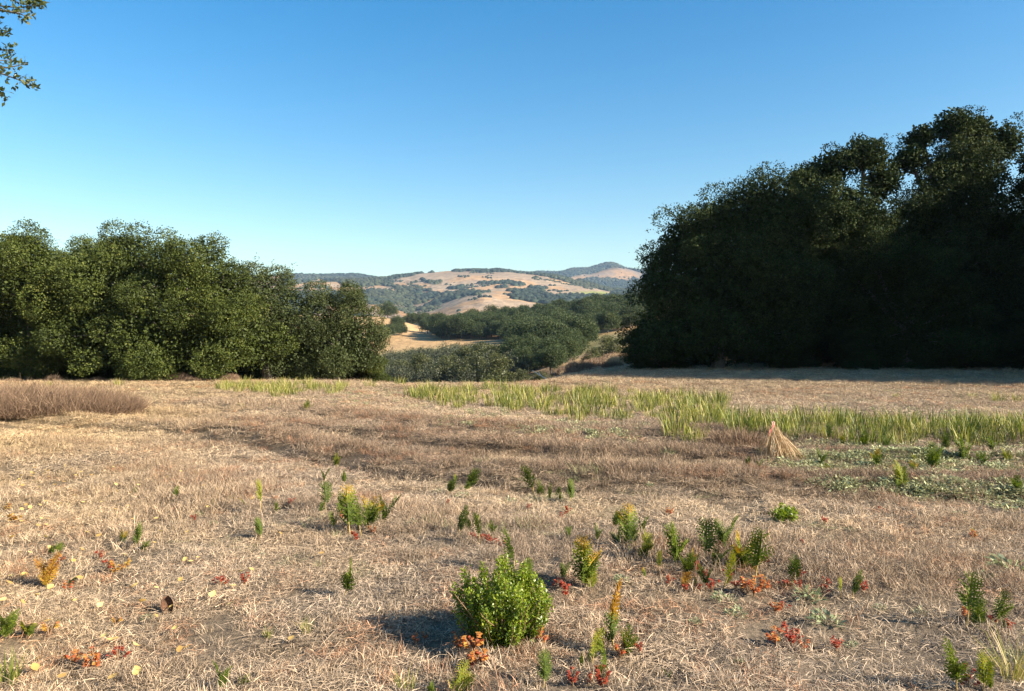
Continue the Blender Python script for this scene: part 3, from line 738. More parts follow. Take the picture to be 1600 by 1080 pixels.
# far woods on the hills: low canopy domes, thousands of them
M_FARW = inst_mat('far_canopy', 0.05, 0.9)
def blob(seed):
    rb = np.random.default_rng(seed)
    nu, nv = 8, 5
    V = []
    for a in range(nv + 1):
        ph = math.pi * 0.62 * a / nv
        for b in range(nu):
            q = 2 * math.pi * b / nu + 0.3 * a
            k = rb.uniform(0.75, 1.2)
            V.append((math.sin(ph) * math.cos(q) * k, math.sin(ph) * math.sin(q) * k, math.cos(ph) * 0.85 * k + 0.15))
    F = [(a * nu + b, (a + 1) * nu + b, (a + 1) * nu + (b + 1) % nu, a * nu + (b + 1) % nu) for a in range(nv) for b in range(nu)]
    return mesh_np('canopy_dome', V, F, [M_FARW], {'tint': rb.uniform(0.2, 0.8, len(V))})
def far_woods():
    rf = np.random.default_rng(31)
    nn = 150000
    a = rf.uniform(-0.5, 0.42, nn); d = np.sqrt(rf.uniform(950 ** 2, 5000 ** 2, nn))
    k = rf.uniform(0, 1, nn) < np.where(d < 2700, 1.0, 0.55)
    a, d = a[k], d[k]
    x, y = d * np.sin(a), d * np.cos(a); z = height(x, y)
    w = land(x, y, z)
    u, v = uv_of(x, y, z)
    lone = (~w) & (rf.uniform(0, 1, x.size) < 0.004 + 0.5 * (fbm(x / 90.0, y / 90.0, 97, 3) > 0.11))
    k = (w & (fbm(x / 50.0, y / 50.0, 91, 3) > -0.20)) | lone
    x, y, z, d = x[k], y[k], z[k], d[k]
    n = x.size
    col = np.array([0.019, 0.028, 0.017]) * rf.uniform(0.7, 1.5, n)[:, None] + np.array([0.014, 0.010, 0.0]) * (fbm(x / 150.0, y / 150.0, 95, 3) > 0.05)[:, None]
    s = np.where(lone[k], 0.6, 1.0) * rf.uniform(4.5, 9.0, n) * np.where(d > 2700, 1.2, 1.0)
    scatter('far_woodland', np.stack([x, y, z - 1.0], -1), np.stack([np.zeros(n), np.zeros(n), rf.uniform(0, 6.28, n)], -1), s, col, [blob(1), blob(2), blob(3)], rf.integers(0, 3, n), 'dark woods filling the folds of the far hills', 'woodland')
    return n
print('far trees', far_woods())

# ------------------------------------------------------------------ plants of the field
def empty(name, x, y, z, rz=0.0, s=1.0, tilt=(0, 0)):
    e = bpy.data.objects.new(name, None); COL.objects.link(e); e.empty_display_size = 0.1
    e.location = (x, y, z); e.rotation_euler = (tilt[0], tilt[1], rz); e.scale = (s,) * 3
    return e
M_STALK = leaf_mat('fern_stalk', [(0.0, (0.30, 0.19, 0.07)), (1.0, (0.45, 0.33, 0.12))], 0.5, 0.05)
M_FROND = leaf_mat('fern_frond', [(0.0, (0.035, 0.052, 0.012)), (0.30, (0.095, 0.132, 0.018)), (0.55, (0.21, 0.22, 0.025)), (0.75, (0.36, 0.23, 0.03)), (1.0, (0.26, 0.11, 0.028))], 0.6, 0.3, 0.15)
def frond_geo(g, r, base, h, w, lean, yaw, tf, cup):
    """a bracken frond: rachis with pairs of narrow toothed pinnae, held upright"""
    n = 13
    t = np.linspace(0, 1, n)
    d = np.array([math.cos(yaw), math.sin(yaw), 0]); side = np.array([-math.sin(yaw), math.cos(yaw), 0])
    P = base + np.outer(t * h, [0, 0, 1]) + np.outer((t ** 1.8) * lean * h, d)
    tube(g, P[::3], np.linspace(0.012, 0.004, len(P[::3])) * 1.0, 4, float(tf(0.3)), 0)
    for i in range(n - 1):
        L = w * (0.55 + 0.9 * t[i]) * (1 - t[i]) ** 0.75 * 1.25 + 0.03
        for sg in (-1, 1):
            ax = unit(side * sg * 1.0 + np.array([0, 0, 0.75 + 0.5 * t[i]]) + d * cup + r.normal(0, .12, 3))
            nrm = unit(np.cross(ax, side * sg) + r.normal(0, .25, 3) + d * 0.6)
            sd = unit(np.cross(ax, nrm))
            k = 4
            for q in range(k):
                # toothed pinnules along the pinna
                p = P[i] + ax * L * (q + 0.2) / k
                lw = L * 0.29 * (1 - 0.17 * q)
                for s2 in (-1, 1):
                    a2 = unit(ax * 0.9 + sd * s2 * 0.75 + r.normal(0, .08, 3))
                    V, F = leaf_quads(p[None], a2[None], nrm[None], [lw * 1.25], [lw * 0.62], 0.15)
                    g.add(V, F, np.clip(tf(t[i]) + r.normal(0, 0.06), 0, 1))
def tone(cls, r):
    if cls == 'd': return lambda t: 0.13 + 0.12 * t
    if cls == 'g': return lambda t: 0.26 + 0.08 * t
    if cls == 'y': return lambda t: 0.48 + 0.08 * t
    if cls == 'm': return lambda t: 0.22 + 0.6 * sstep(0.25, 0.9, t)
    return lambda t: 0.78 + 0.2 * t
FERN = {}
for ci, cls in enumerate('dgymr'):
    for k in range(3):
        r = np.random.default_rng(900 + ci * 10 + k)
        stalk = Geo(); hs = (0.16, 0.36, 0.26)[k]
        tube(stalk, [(0, 0, -0.04), (0.01, 0, hs * 0.5), (0.0, 0.005, hs)], [0.016, 0.014, 0.011], 5, 0.7)
        ms = stalk.mesh('stalk', [M_STALK], True)
        fr = []
        for f in range((3, 1, 2)[k]):
            g = Geo(); yaw = r.uniform(0, 6.28)
            frond_geo(g, r, np.array([0, 0, hs * (1.0 if f == 0 else 0.8)]), (1 - hs) * (1.0 if f == 0 else r.uniform(0.6, 0.85)), r.uniform(0.32, 0.42), (r.uniform(0.15, 0.4) if f == 0 else 0.6), yaw, tone(cls, r), r.uniform(0.2, 0.6))
            fr.append(g.mesh('frond', [M_FROND]))
        FERN[cls + str(k)] = (ms, fr)
CW = {'d': 'dark green', 'g': 'fresh green', 'y': 'yellow green', 'm': 'half green half orange', 'r': 'rust orange'}
# column, row of the foot, height in photograph pixels, tone, shape, lean (degrees to the right)
FERNS = [(207, 858, 36, 'd', 2, 30), (274, 785, 22, 'd', 2, 0), (406, 802, 46, 'y', 1, 0), (406, 844, 30, 'd', 2, 10), (510, 802, 42, 'd', 1, 0), (547, 836, 68, 'm', 2, 0), (538, 934, 58, 'g', 2, 8), (74, 868, 26, 'g', 0, 55),
 (211, 775, 12, 'g', 0, 0), (506, 753, 20, 'd', 0, 0), (538, 758, 22, 'g', 2, 0), (524, 736, 24, 'y', 0, 0), (346, 1082, 42, 'd', 0, 0), (4, 1000, 46, 'g', 0, 20), (36, 990, 40, 'y', 0, 40), (74, 920, 54, 'r', 0, 12), (62, 1000, 0, 'y', 0, 0),
 (573, 828, 52, 'm', 0, 5), (597, 820, 46, 'd', 0, 20), (534, 798, 26, 'd', 0, 0), (733, 768, 36, 'd', 2, 5), (702, 772, 26, 'd', 0, 0), (835, 781, 52, 'd', 1, 0), (890, 786, 32, 'd', 2, 8), (717, 838, 42, 'd', 2, 0), (749, 852, 46, 'g', 1, 0), (770, 838, 22, 'g', 0, 0),
 (805, 905, 68, 'd', 1, 4), (888, 845, 22, 'd', 0, 0), (960, 826, 28, 'd', 0, 15), (916, 920, 76, 'm', 0, 3), (880, 908, 28, 'd', 0, 10), (932, 846, 24, 'd', 0, 8), (980, 862, 64, 'm', 2, 6), (1000, 878, 42, 'y', 0, 18), (970, 858, 32, 'd', 0, -8), (1030, 898, 32, 'y', 1, 6),
 (960, 1020, 92, 'r', 1, 5), (925, 1042, 56, 'y', 1, 0), (948, 1068, 62, 'g', 1, 0), (849, 1076, 48, 'd', 2, 0), (700, 1088, 52, 'y', 0, 32), (1056, 884, 62, 'g', 0, 0), (1073, 902, 40, 'g', 0, 15), (1070, 926, 34, 'r', 1, 10), (1105, 888, 66, 'd', 1, -3), (1131, 866, 56, 'd', 0, 12),
 (1157, 892, 58, 'm', 0, 0), (1178, 916, 82, 'g', 1, 0), (1129, 922, 56, 'y', 1, 8), (1106, 918, 32, 'd', 0, 0), (1238, 910, 42, 'd', 0, 0), (1313, 936, 30, 'y', 1, 5), (1333, 936, 40, 'd', 2, 8), (1510, 984, 78, 'g', 1, -4), (1555, 980, 52, 'g', 2, 18), (1495, 1080, 78, 'g', 2, 0), (1536, 1080, 56, 'y', 2, 0),
 (1003, 836, 32, 'd', 0, 0), (1012, 868, 36, 'y', 0, 12), (1045, 1066, 18, 'd', 0, 0), (1283, 730, 26, 'd', 0, 0), (1296, 693, 26, 'd', 1, 0), (1319, 697, 18, 'y', 0, 0), (1307, 741, 24, 'y', 0, -50), (1371, 733, 30, 'm', 0, 0), (1412, 763, 40, 'y', 0, 0), (1431, 718, 15, 'y', 0, 0), (1506, 722, 40, 'g', 0, 0),
 (1457, 737, 42, 'g', 0, 0), (1532, 730, 22, 'd', 0, 25), (1577, 726, 26, 'y', 0, 0), (1589, 771, 26, 'g', 0, 0), (1169, 730, 15, 'd', 0, 0), (1187, 733, 15, 'd', 0, 0), (1350, 700, 24, 'g', 0, 0), (1383, 706, 26, 'd', 0, 5), (1478, 706, 26, 'd', 0, 0), (1550, 712, 24, 'g', 0, 0), (479, 640, 14, 'g', 0, 0), (1524, 840, 14, 'y', 0, 0), (60, 655, 0, 'g', 0, 0)]
FERNS = [f for f in FERNS if f[2] > 0]
def zone(u, v):
    if v < 745 and u > 1150: return 'in the weeds by the sword leaves'
    if u < 300: return 'on the leaf strewn straw'
    if u < 620: return 'left of the round bush'
    if u < 870 and v < 920: return 'behind the round bush'
    if u < 1035: return 'just right of the round bush'
    if u < 1260: return 'in the main fern patch'
    return 'beyond the main fern patch'
ORD = ['', 'second ', 'third ', 'fourth ', 'fifth ', 'sixth ', 'seventh ', 'eighth ', 'ninth ', 'tenth ', 'eleventh ', 'twelfth ', 'thirteenth ', 'fourteenth ', 'fifteenth ', 'sixteenth ', 'seventeenth ', 'eighteenth ', 'nineteenth ', 'twentieth ']
def ranked(items, desc, zoned=True):
    """a label for each item: what it looks like and its place counted from the left among its likes"""
    out = [None] * len(items); by = {}
    for q, it in enumerate(items): by.setdefault((desc(it), zone(it[0], it[1])), []).append(q)
    for (d, z), qs in by.items():
        qs.sort(key=lambda q: items[q][0])
        for k, q in enumerate(qs):
            out[q] = '%s %s' % (d, z) if len(qs) == 1 else ('%s %s, %s from left' % (d, z, ORD[k].strip() if k else 'first'))
    return out
def size_word(f):
    D = 1848 / (f[1] - 540); h = f[2] * D / FPX
    return 'tall ' if h > 0.26 else ('small ' if h < 0.15 else '')
_r = np.random.default_rng(49)
for f in list(FERNS):                      # small fronds coming up beside the larger ones
    if f[2] > 30 and _r.uniform() < 0.75:
        for _ in range(_r.integers(1, 3)):
            FERNS.append((f[0] + _r.choice([-1, 1]) * _r.uniform(8, 26), f[1] + _r.uniform(-8, 10), f[2] * _r.uniform(0.35, 0.65), str(_r.choice(list('dggym'))), int(_r.integers(0, 3)), _r.uniform(-30, 45)))
lab = ranked(FERNS, lambda f: size_word(f) + CW[f[3]] + ' bracken fern')
r = np.random.default_rng(51)
for f, lb in zip(FERNS, lab):
    x, y, z = gp(f[0], f[1]); h = f[2] * y / FPX * 1.14
    e = empty('bracken_fern', x, y, z, 0, h, (r.normal(0, 0.16), R(f[5]) + r.normal(0, 0.1)))
    ms, fr = FERN[f[3] + str(f[4])]
    yaw = r.uniform(0, 6.28)
    link('stalk', ms, e, rot=(0, 0, yaw))
    for m_ in fr: link('frond', m_, e, rot=(0, 0, yaw + r.normal(0, .2)))
    tag(e, lb, 'fern', 'bracken ferns in the field')

# red and orange poison oak sprigs: low stems with leaves in threes
M_RED = leaf_mat('red_leaves', [(0.0, (0.24, 0.040, 0.025)), (0.4, (0.42, 0.095, 0.050)), (0.7, (0.48, 0.19, 0.06)), (1.0, (0.52, 0.36, 0.08))], 0.45, 0.3)
M_TWIG = leaf_mat('twig', [(0, (0.16, 0.09, 0.05)), (1, (0.28, 0.17, 0.09))], 0.7, 0.0)
SPRIG = {}
for ci, (cls, t0) in enumerate((('r', 0.25), ('o', 0.62), ('y', 0.92))):
    for k in range(3):
        r = np.random.default_rng(1300 + ci * 10 + k); st = Geo(); lv = Geo()
        for b in range(5 + k):
            az = r.uniform(0, 6.28); ln = r.uniform(0.35, 1.0); out = r.uniform(0.1, 0.5)
            tip = np.array([math.cos(az) * out, math.sin(az) * out, ln])
            tube(st, [(0, 0, -0.1), tip * [0.4, 0.4, 0.6], tip], [0.03, 0.022, 0.012], 4, 0.5)
            for q in range(4):
                c = tip * r.uniform(0.55, 1.0)
                for s3 in (-0.9, 0.0, 0.9):
                    aa = az + s3 + r.normal(0, .2)
                    A = unit(np.array([[math.cos(aa), math.sin(aa), r.uniform(-0.35, 0.4)]]))
                    V, F = leaf_quads(c[None], A, unit(np.array([[r.normal(0, .3), r.normal(0, .3), 1.0]])), [r.uniform(0.20, 0.32)], [r.uniform(0.14, 0.22)], 0.18)
                    lv.add(V, F, np.clip(t0 + r.normal(0, 0.14), 0, 1))
        SPRIG[cls + str(k)] = (st.mesh('stem', [M_TWIG]), lv.mesh('leaves', [M_RED]))
SPR = [(345, 918, 14, 'r'), (383, 916, 12, 'r'), (155, 876, 10, 'r'), (169, 893, 12, 'r'), (556, 846, 12, 'r'), (538, 816, 14, 'o'), (112, 1044, 18, 'o'), (148, 1046, 20, 'o'), (184, 1036, 18, 'r'), (271, 804, 8, 'r'), (302, 817, 8, 'r'), (454, 792, 8, 'r'), (580, 836, 9, 'o'),
 (740, 845, 10, 'r'), (752, 849, 11, 'r'), (762, 853, 11, 'r'), (774, 856, 12, 'r'), (786, 858, 10, 'r'), (888, 804, 10, 'r'), (877, 814, 8, 'r'), (872, 922, 14, 'r'), (885, 932, 18, 'r'), (649, 1010, 12, 'o'), (663, 1002, 9, 'o'), (719, 1014, 16, 'o'), (742, 1030, 26, 'o'), (752, 1050, 22, 'o'), (738, 1046, 20, 'o'),
 (846, 1012, 20, 'o'), (937, 1020, 13, 'r'), (969, 1032, 18, 'o'), (997, 1024, 12, 'r'), (937, 1056, 10, 'r'), (895, 1074, 16, 'r'), (942, 1078, 20, 'r'), (925, 1070, 12, 'r'), (1088, 896, 12, 'r'), (1112, 928, 14, 'r'), (1139, 908, 11, 'r'), (1150, 923, 10, 'r'), (1168, 928, 18, 'o'), (1178, 932, 16, 'o'), (1191, 924, 16, 'o'), (1195, 882, 9, 'r'),
 (1227, 921, 12, 'r'), (1247, 923, 10, 'r'), (1250, 908, 10, 'r'), (1285, 931, 13, 'r'), (1292, 915, 10, 'r'), (1349, 927, 12, 'r'), (1210, 961, 13, 'o'), (1225, 957, 12, 'r'), (1221, 991, 15, 'r'), (1240, 1003, 15, 'r'), (1213, 1012, 20, 'o'), (1236, 1014, 18, 'r'), (1255, 1020, 13, 'o'), (1307, 1021, 15, 'r'), (1521, 844, 10, 'o'), (1289, 822, 9, 'r'), (1251, 853, 8, 'r'),
 (1047, 915, 11, 'r'), (1071, 928, 11, 'r'), (1512, 968, 13, 'o'), (1547, 976, 12, 'r'), (1579, 988, 14, 'r'), (1510, 1058, 14, 'r'), (1514, 1078, 16, 'r'), (1045, 807, 9, 'o'), (183, 898, 16, 'y'), (196, 892, 12, 'y'), (76, 996, 18, 'y'), (181, 980, 11, 'y'), (92, 890, 14, 'o'), (104, 926, 12, 'o'), (24, 820, 12, 'y'), (14, 800, 10, 'y'), (1375, 800, 6, 'r'), (700, 790, 6, 'r'), (826, 798, 6, 'r'), (430, 786, 7, 'o'), (1100, 905, 9, 'r'), (1090, 925, 9, 'r')]
lab = ranked(SPR, lambda f: {'r': 'red leaved poison oak sprig', 'o': 'orange leaved poison oak sprig', 'y': 'yellow leaved poison oak sprig'}[f[3]])
r = np.random.default_rng(52)
for f, lb in zip(SPR, lab):
    x, y, z = gp(f[0], f[1]); h = f[2] * y / FPX * 1.5
    e = empty('poison_oak', x, y, z + 0.01, r.uniform(0, 6.28), h)
    ms, ml = SPRIG[f[3] + str(r.integers(0, 3))]
    link('stem', ms, e); link('leaves', ml, e)
    tag(e, lb, 'sprig', 'poison oak sprigs in the field')

# round green bush in the foreground, and its small likeness
M_BUSH = leaf_mat('bush_leaves', [(0.0, (0.035, 0.070, 0.010)), (0.5, (0.125, 0.185, 0.016)), (1.0, (0.29, 0.33, 0.034))], 0.38, 0.3, 0.4)
def bush(name, seed, w, h, nst, leafL, label):
    r = np.random.default_rng(seed); e = empty(name, 0, 0, 0); lv = Geo()
    for s in range(nst):
        q = r.uniform(0, 6.28); rho = math.sqrt(r.uniform(0, 1)); g = Geo()
        if math.cos(q) < -0.4 and r.uniform() < 0.35: continue
        hh = h * r.uniform(0.6, 1.06) * (1 - 0.30 * rho ** 2)
        if r.uniform() < 0.2: hh *= r.uniform(1.1, 1.32)
        b = np.array([math.cos(q) * rho * w * 0.25, math.sin(q) * rho * w * 0.25, -0.02]); t = np.array([math.cos(q) * rho * w * 0.5, math.sin(q) * rho * w * 0.5, hh])
        m1 = (b + t) / 2 + np.array([math.cos(q), math.sin(q), 0]) * rho * w * 0.06
        ss = np.linspace(0.06, 1, int(hh / (leafL * 0.24)))
        tube(g, [b, m1, t], [0.004, 0.003, 0.0015], 4, 0.3)
        link('stem', g.mesh('stem', [M_TWIG]), e)
        C = np.outer((1 - ss) ** 2, b) + np.outer(2 * ss * (1 - ss), m1) + np.outer(ss ** 2, t)
        C = np.repeat(C, 5, 0) + r.normal(0, leafL * 0.75, (len(ss) * 5, 3)) * np.array([1, 1, 0.8]); nL = len(C)
        aa = r.uniform(0, 6.28, nL)
        A = unit(np.stack([np.cos(aa), np.sin(aa), r.uniform(0.2, 1.5, nL)], -1))
        L = leafL * r.uniform(0.7, 1.2, nL)
        V, F = leaf_quads(C, A, unit(r.normal(0, .5, (nL, 3)) + np.array([0.3 * math.cos(q), 0.3 * math.sin(q), 0.6])), L, L * 0.55, 0.2)
        V[:, 2] = np.maximum(V[:, 2], 0.003)
        lv.add(V, F, np.repeat(np.clip(r.normal(0.45, 0.2, nL) + 0.3 * np.repeat(ss, 5) - 0.1, 0, 1), 4))
    for k in range(9):
        q = r.uniform(0, 6.28); g = Geo(); d_ = np.array([math.cos(q), math.sin(q), 0])
        tube(g, [d_ * 0.03, d_ * w * 0.34 + [0, 0, h * 0.35], d_ * w * 0.60 + [0, 0, h * r.uniform(0.4, 0.9)]], [0.004, 0.003, 0.0012], 4, 0.8)
        link('stem', g.mesh('stem', [M_TWIG]), e)
    link('foliage', lv.mesh('foliage', [M_BUSH]), e)
    return e
b0 = bush('green_bush', 61, 0.54, 0.345, 112, 0.0175, '')
x, y, z = gp(786, 994); b0.location = (x, y, z); tag(b0, 'round bright green leafy bush standing alone in the foreground straw', 'bush')
b1 = bush('green_bush', 62, 0.20, 0.13, 22, 0.026, '')
x, y, z = gp(1226, 817); b1.location = (x, y, z); b1.scale = (1.1,) * 3; tag(b1, 'tiny bright green bush on the straw behind the fern patch', 'bush')

# sword leaved clumps
M_IRIS = leaf_mat('sword_leaves', [(0.0, (0.040, 0.062, 0.014)), (0.4, (0.140, 0.165, 0.028)), (0.75, (0.33, 0.31, 0.070)), (1.0, (0.46, 0.36, 0.15))], 0.5, 0.2, 0.25)
def blades_mesh(name, seed, nb, spread, h, w, t0, mat, lean=0.35):
    r = np.random.default_rng(seed); g = Geo()
    for b in range(nb):
        q = r.uniform(0, 6.28); rho = spread * math.sqrt(r.uniform()); az = q + r.normal(0, .7); hh = h * r.uniform(0.5, 1.05); ln = abs(r.normal(lean, 0.15)) * hh
        d = np.array([math.cos(az), math.sin(az), 0]); s = np.array([-math.sin(az + r.normal(0, .8)), math.cos(az), 0]); s /= np.linalg.norm(s)
        p0 = np.array([math.cos(q) * rho, math.sin(q) * rho, -0.03])
        tt = np.array([0, 0.35, 0.7, 1.0]); ww = np.array([0.8, 1.0, 0.75, 0.08]) * w * r.uniform(0.7, 1.2)
        C = p0 + np.outer(tt, [0, 0, hh]) + np.outer(tt ** 2 * ln, d)
        if r.uniform() < 0.15: C[3, 2] -= hh * 0.35; C[3] += d * hh * 0.15
        V = np.stack([C - s * ww[:, None] / 2, C + s * ww[:, None] / 2], 1).reshape(-1, 3)
        F = [(2 * i, 2 * i + 1, 2 * i + 3, 2 * i + 2) for i in range(3)]
        tb = np.clip(r.normal(t0, 0.24), 0, 1)
        g.add(V, F, np.repeat(np.clip(tb + np.array([0.0, 0, 0.05, 0.22]), 0, 1), 2))
    return g.mesh(name, [mat])
IR_G = [blades_mesh('sword_leaves', 70 + k, 60, 0.22, 0.42, 0.0125, 0.28, M_IRIS) for k in range(4)]
IR_Y = [blades_mesh('sword_leaves', 75 + k, 60, 0.24, 0.42, 0.0130, 0.46, M_IRIS) for k in range(4)]
def bed(poly, spacing, meshes, srange, label, group, seed, limit):
    r = np.random.default_rng(seed); pts = []
    us = [p[0] for p in poly]; vs_ = [p[1] for p in poly]
    V = 540 + 1848 / r.uniform(1848 / (max(vs_) - 540), 1848 / (min(vs_) - 540), 4000); U = r.uniform(min(us), max(us), 4000)
    k = in_poly(U, V, poly); X, Y, Z = gp_many(U[k] + r.normal(0, 9, k.sum()) * (r.uniform(0, 1, k.sum()) < 0.4), V[k] + r.normal(0, 4, k.sum()) * (r.uniform(0, 1, k.sum()) < 0.3)); ok = vnoise(X * 0.9, Y * 0.9, seed) > 0.20
    for x, y, z in zip(X[ok], Y[ok], Z[ok]):
        if all((x - a) ** 2 + (y - b) ** 2 > spacing ** 2 for a, b, c in pts): pts.append((float(x), float(y), float(z)))
        if len(pts) >= limit: break
    for x, y, z in pts:
        o = link('sword_leaf_clump', meshes[r.integers(0, len(meshes))], None, (x, y, z), (0, 0, r.uniform(0, 6.28)), r.uniform(*srange))
        tag(o, label, 'plant', group)
    return len(pts)
print('beds', bed([(640, 629), (700, 634), (790, 643), (870, 646), (900, 657), (1000, 660), (1040, 650), (1060, 690), (1110, 690), (1130, 660), (1140, 632), (1060, 622), (900, 612), (760, 609), (650, 611)], 0.38, IR_G[:2] + IR_Y[:3], (0.6, 1.25), 'clump of yellowish green sword leaves in the long strip across the field', 'sword leaf clumps in the long strip', 81, 150),
      bed([(1140, 676), (1250, 684), (1330, 692), (1490, 692), (1500, 690), (1505, 696), (1600, 698), (1720, 700), (1720, 672), (1500, 668), (1300, 664), (1150, 660)], 0.31, IR_G + IR_Y[:2], (0.55, 1.25), 'clump of green sword leaves in the bed behind the pink ribbon', 'sword leaf clumps behind the ribbon', 82, 104),
      bed([(348, 612), (440, 619), (530, 615), (545, 606), (350, 604)], 0.55, IR_Y, (0.8, 1.1), 'clump of yellow green sword leaves in the patch before the left oaks', 'sword leaf clumps before the left oaks', 83, 45))
for u, v, s, lb in [(1128, 632, 1.05, 'tall dark green sword leaf clump at the end of the long strip'), (1560, 628, 0.9, 'pale yellow green leaf clump near the shaded grove edge'), (1590, 628, 0.7, 'small pale leaf clump at the edge near the shaded grove'), (1520, 622, 0.5, 'low pale tuft left of the pale clump near the grove'), (1400, 622, 0.45, 'lone small green tuft in the far straw before the grove'), (480, 640, 0.5, 'small green tuft before the left patch of sword leaves'), (378, 637, 0.4, 'faint green tuft on straw left of the small tuft'), (578, 606, 0.9, 'yellowish leafy clump at the crest below the round end oak'), (625, 602, 1.0, 'yellowish leafy clump at the crest at the start of the strip'), (185, 604, 0.9, 'yellow green clump at the foot of the broad green oak'), (75, 605, 0.7, 'yellow green clump behind the brown brush mound')]:
    x, y, z = gp(u, v); o = link('leaf_clump', (IR_G if 'dark' in lb else IR_Y)[0], None, (x, y, z), (0, 0, u), s); tag(o, lb, 'plant')
x, y, z = gp(1582, 1062); o = link('spiky_grass', blades_mesh('spiky_grass', 88, 60, 0.05, 0.30, 0.0045, 0.8, M_IRIS, 0.75), None, (x, y, z), (0, 0, 0), 0.9); tag(o, 'spiky pale grass clump at the lower right corner', 'grass clump')
for u, v, s, lb in [(18, 1066, 0.9, 'green grassy tuft at the lower left corner'), (636, 1084, 0.6, 'grey green grassy tuft at the bottom edge left of the bush'), (478, 990, 0.5, 'bright yellow green grassy tuft left of the bush'), (418, 996, 0.42, 'pale green grassy tuft left of the bright tuft'), (330, 788, 0.4, 'low pale green tuft in the middle of the left straw'), (362, 783, 0.45, 'bright green low tuft beside the pale tuft on left straw'), (735, 1070, 0.3, 'thin green tuft at the bottom edge near the bush')]:
    x, y, z = gp(u, v); o = link('grassy_tuft', blades_mesh('grassy_tuft', u, 46, 0.05, 0.2, 0.006, 0.42 if 'bright' in lb or 'green' in lb else 0.6, M_IRIS, 0.4), None, (x, y, z), (0, 0, u), s); tag(o, lb, 'grass clump')

# grey-green weeds
M_WEED = leaf_mat('weed_leaves', [(0.0, (0.10, 0.125, 0.055)), (0.5, (0.23, 0.26, 0.125)), (1.0, (0.40, 0.41, 0.24))], 0.6, 0.2)
M_WEEDI = inst_mat('weed_cover', 0.2, 0.6)
def weed_mesh(seed, mat, n=60):
    r = np.random.default_rng(seed); g = Geo()
    q = r.uniform(0, 6.28, n); rho = np.sqrt(r.uniform(0, 1, n)); hgt = r.uniform(0.05, 1, n) * (1 - 0.5 * rho)
    P = np.stack([np.cos(q) * rho * 0.8, np.sin(q) * rho * 0.8, hgt * 0.75], -1)
    A = unit(np.stack([np.cos(q) + r.normal(0, .6, n), np.sin(q) + r.normal(0, .6, n), r.uniform(-.2, 1.0, n)], -1))
    L = r.uniform(0.25, 0.5, n)
    V, F = leaf_quads(P, A, unit(r.normal(0, .5, (n, 3)) + [0, 0, 1.0]), L, L * 0.42, 0.2)
    g.add(V, F, np.repeat(np.clip(r.normal(0.5, .22, n), 0, 1), 4))
    for k in range(6):
        tube(g, [(0, 0, -0.1), P[k] * 0.6, P[k]], [0.03, 0.02, 0.01], 4, 0.2)
    return g.mesh('weed', [mat])
WEED = [weed_mesh(400 + k, M_WEED) for k in range(3)]
WD = [(1131, 941, 22), (1150, 964, 20), (1262, 938, 28), (1292, 976, 30), (1577, 894, 36), (1086, 974, 12), (1375, 953, 12), (723, 779, 14), (796, 786, 12), (645, 822, 14), (839, 814, 13), (972, 910, 16), (548, 950, 9), (1438, 960, 14), (1330, 1010, 12), (1155, 1036, 10), (850, 930, 10), (690, 770, 9), (1540, 905, 18), (310, 806, 9), (205, 780, 9), (245, 774, 8), (334, 820, 9), (366, 812, 8), (410, 870, 8), (230, 968, 10), (1015, 760, 8), (560, 700, 8), (1330, 830, 8)]
lab = ranked(WD, lambda f: 'low grey green weed')
r = np.random.default_rng(53)
for f, lb in zip(WD, lab):
    x, y, z = gp(f[0], f[1]); o = link('grey_weed', WEED[r.integers(0, 3)], None, (x, y, z), (0, 0, r.uniform(0, 6)), f[2] * y / FPX); tag(o, lb, 'weed', 'grey green weeds in the straw')
def weed_cover():
    r = np.random.default_rng(54); P = []
    for poly, n in (([(1225, 705), (1330, 700), (1480, 700), (1620, 702), (1660, 800), (1560, 795), (1450, 778), (1330, 765), (1230, 735)], 1700), ([(690, 645), (790, 650), (880, 662), (1000, 668), (1010, 682), (850, 676), (700, 658)], 220), ([(1130, 664), (1300, 640), (1620, 640), (1620, 664), (1300, 664)], 160), ([(500, 608), (640, 608), (640, 640), (520, 634)], 100)):
        us = [p[0] for p in poly]; vv = [p[1] for p in poly]
        U = r.uniform(min(us), max(us), n * 9); V = r.uniform(min(vv), max(vv), n * 9); k = in_poly(U, V, poly)
        X, Y, Z = gp_many(U[k] + r.normal(0, 22, k.sum()), V[k] + r.normal(0, 7, k.sum())); k = r.uniform(0, 1, X.size) < 0.45 * sstep(0.25, 0.75, vnoise(X * 1.3, Y * 1.3, 71)) + 0.16
        P += list(np.stack([X[k], Y[k], Z[k]], -1)[:n])
    P = np.array(P); n = len(P)
    col = np.array([0.27, 0.29, 0.155]) * r.uniform(0.6, 1.4, n)[:, None] + np.array([0.06, 0.03, 0.0]) * r.uniform(0, 1, n)[:, None]
    scatter('ground_cover', P, np.stack([np.zeros(n), np.zeros(n), r.uniform(0, 6.28, n)], -1), r.uniform(0.055, 0.13, n), col, [weed_mesh(410 + k, M_WEEDI, 40) for k in range(3)], r.integers(0, 3, n), 'pale grey green weeds spreading below the sword leaf beds', 'weeds')
weed_cover()

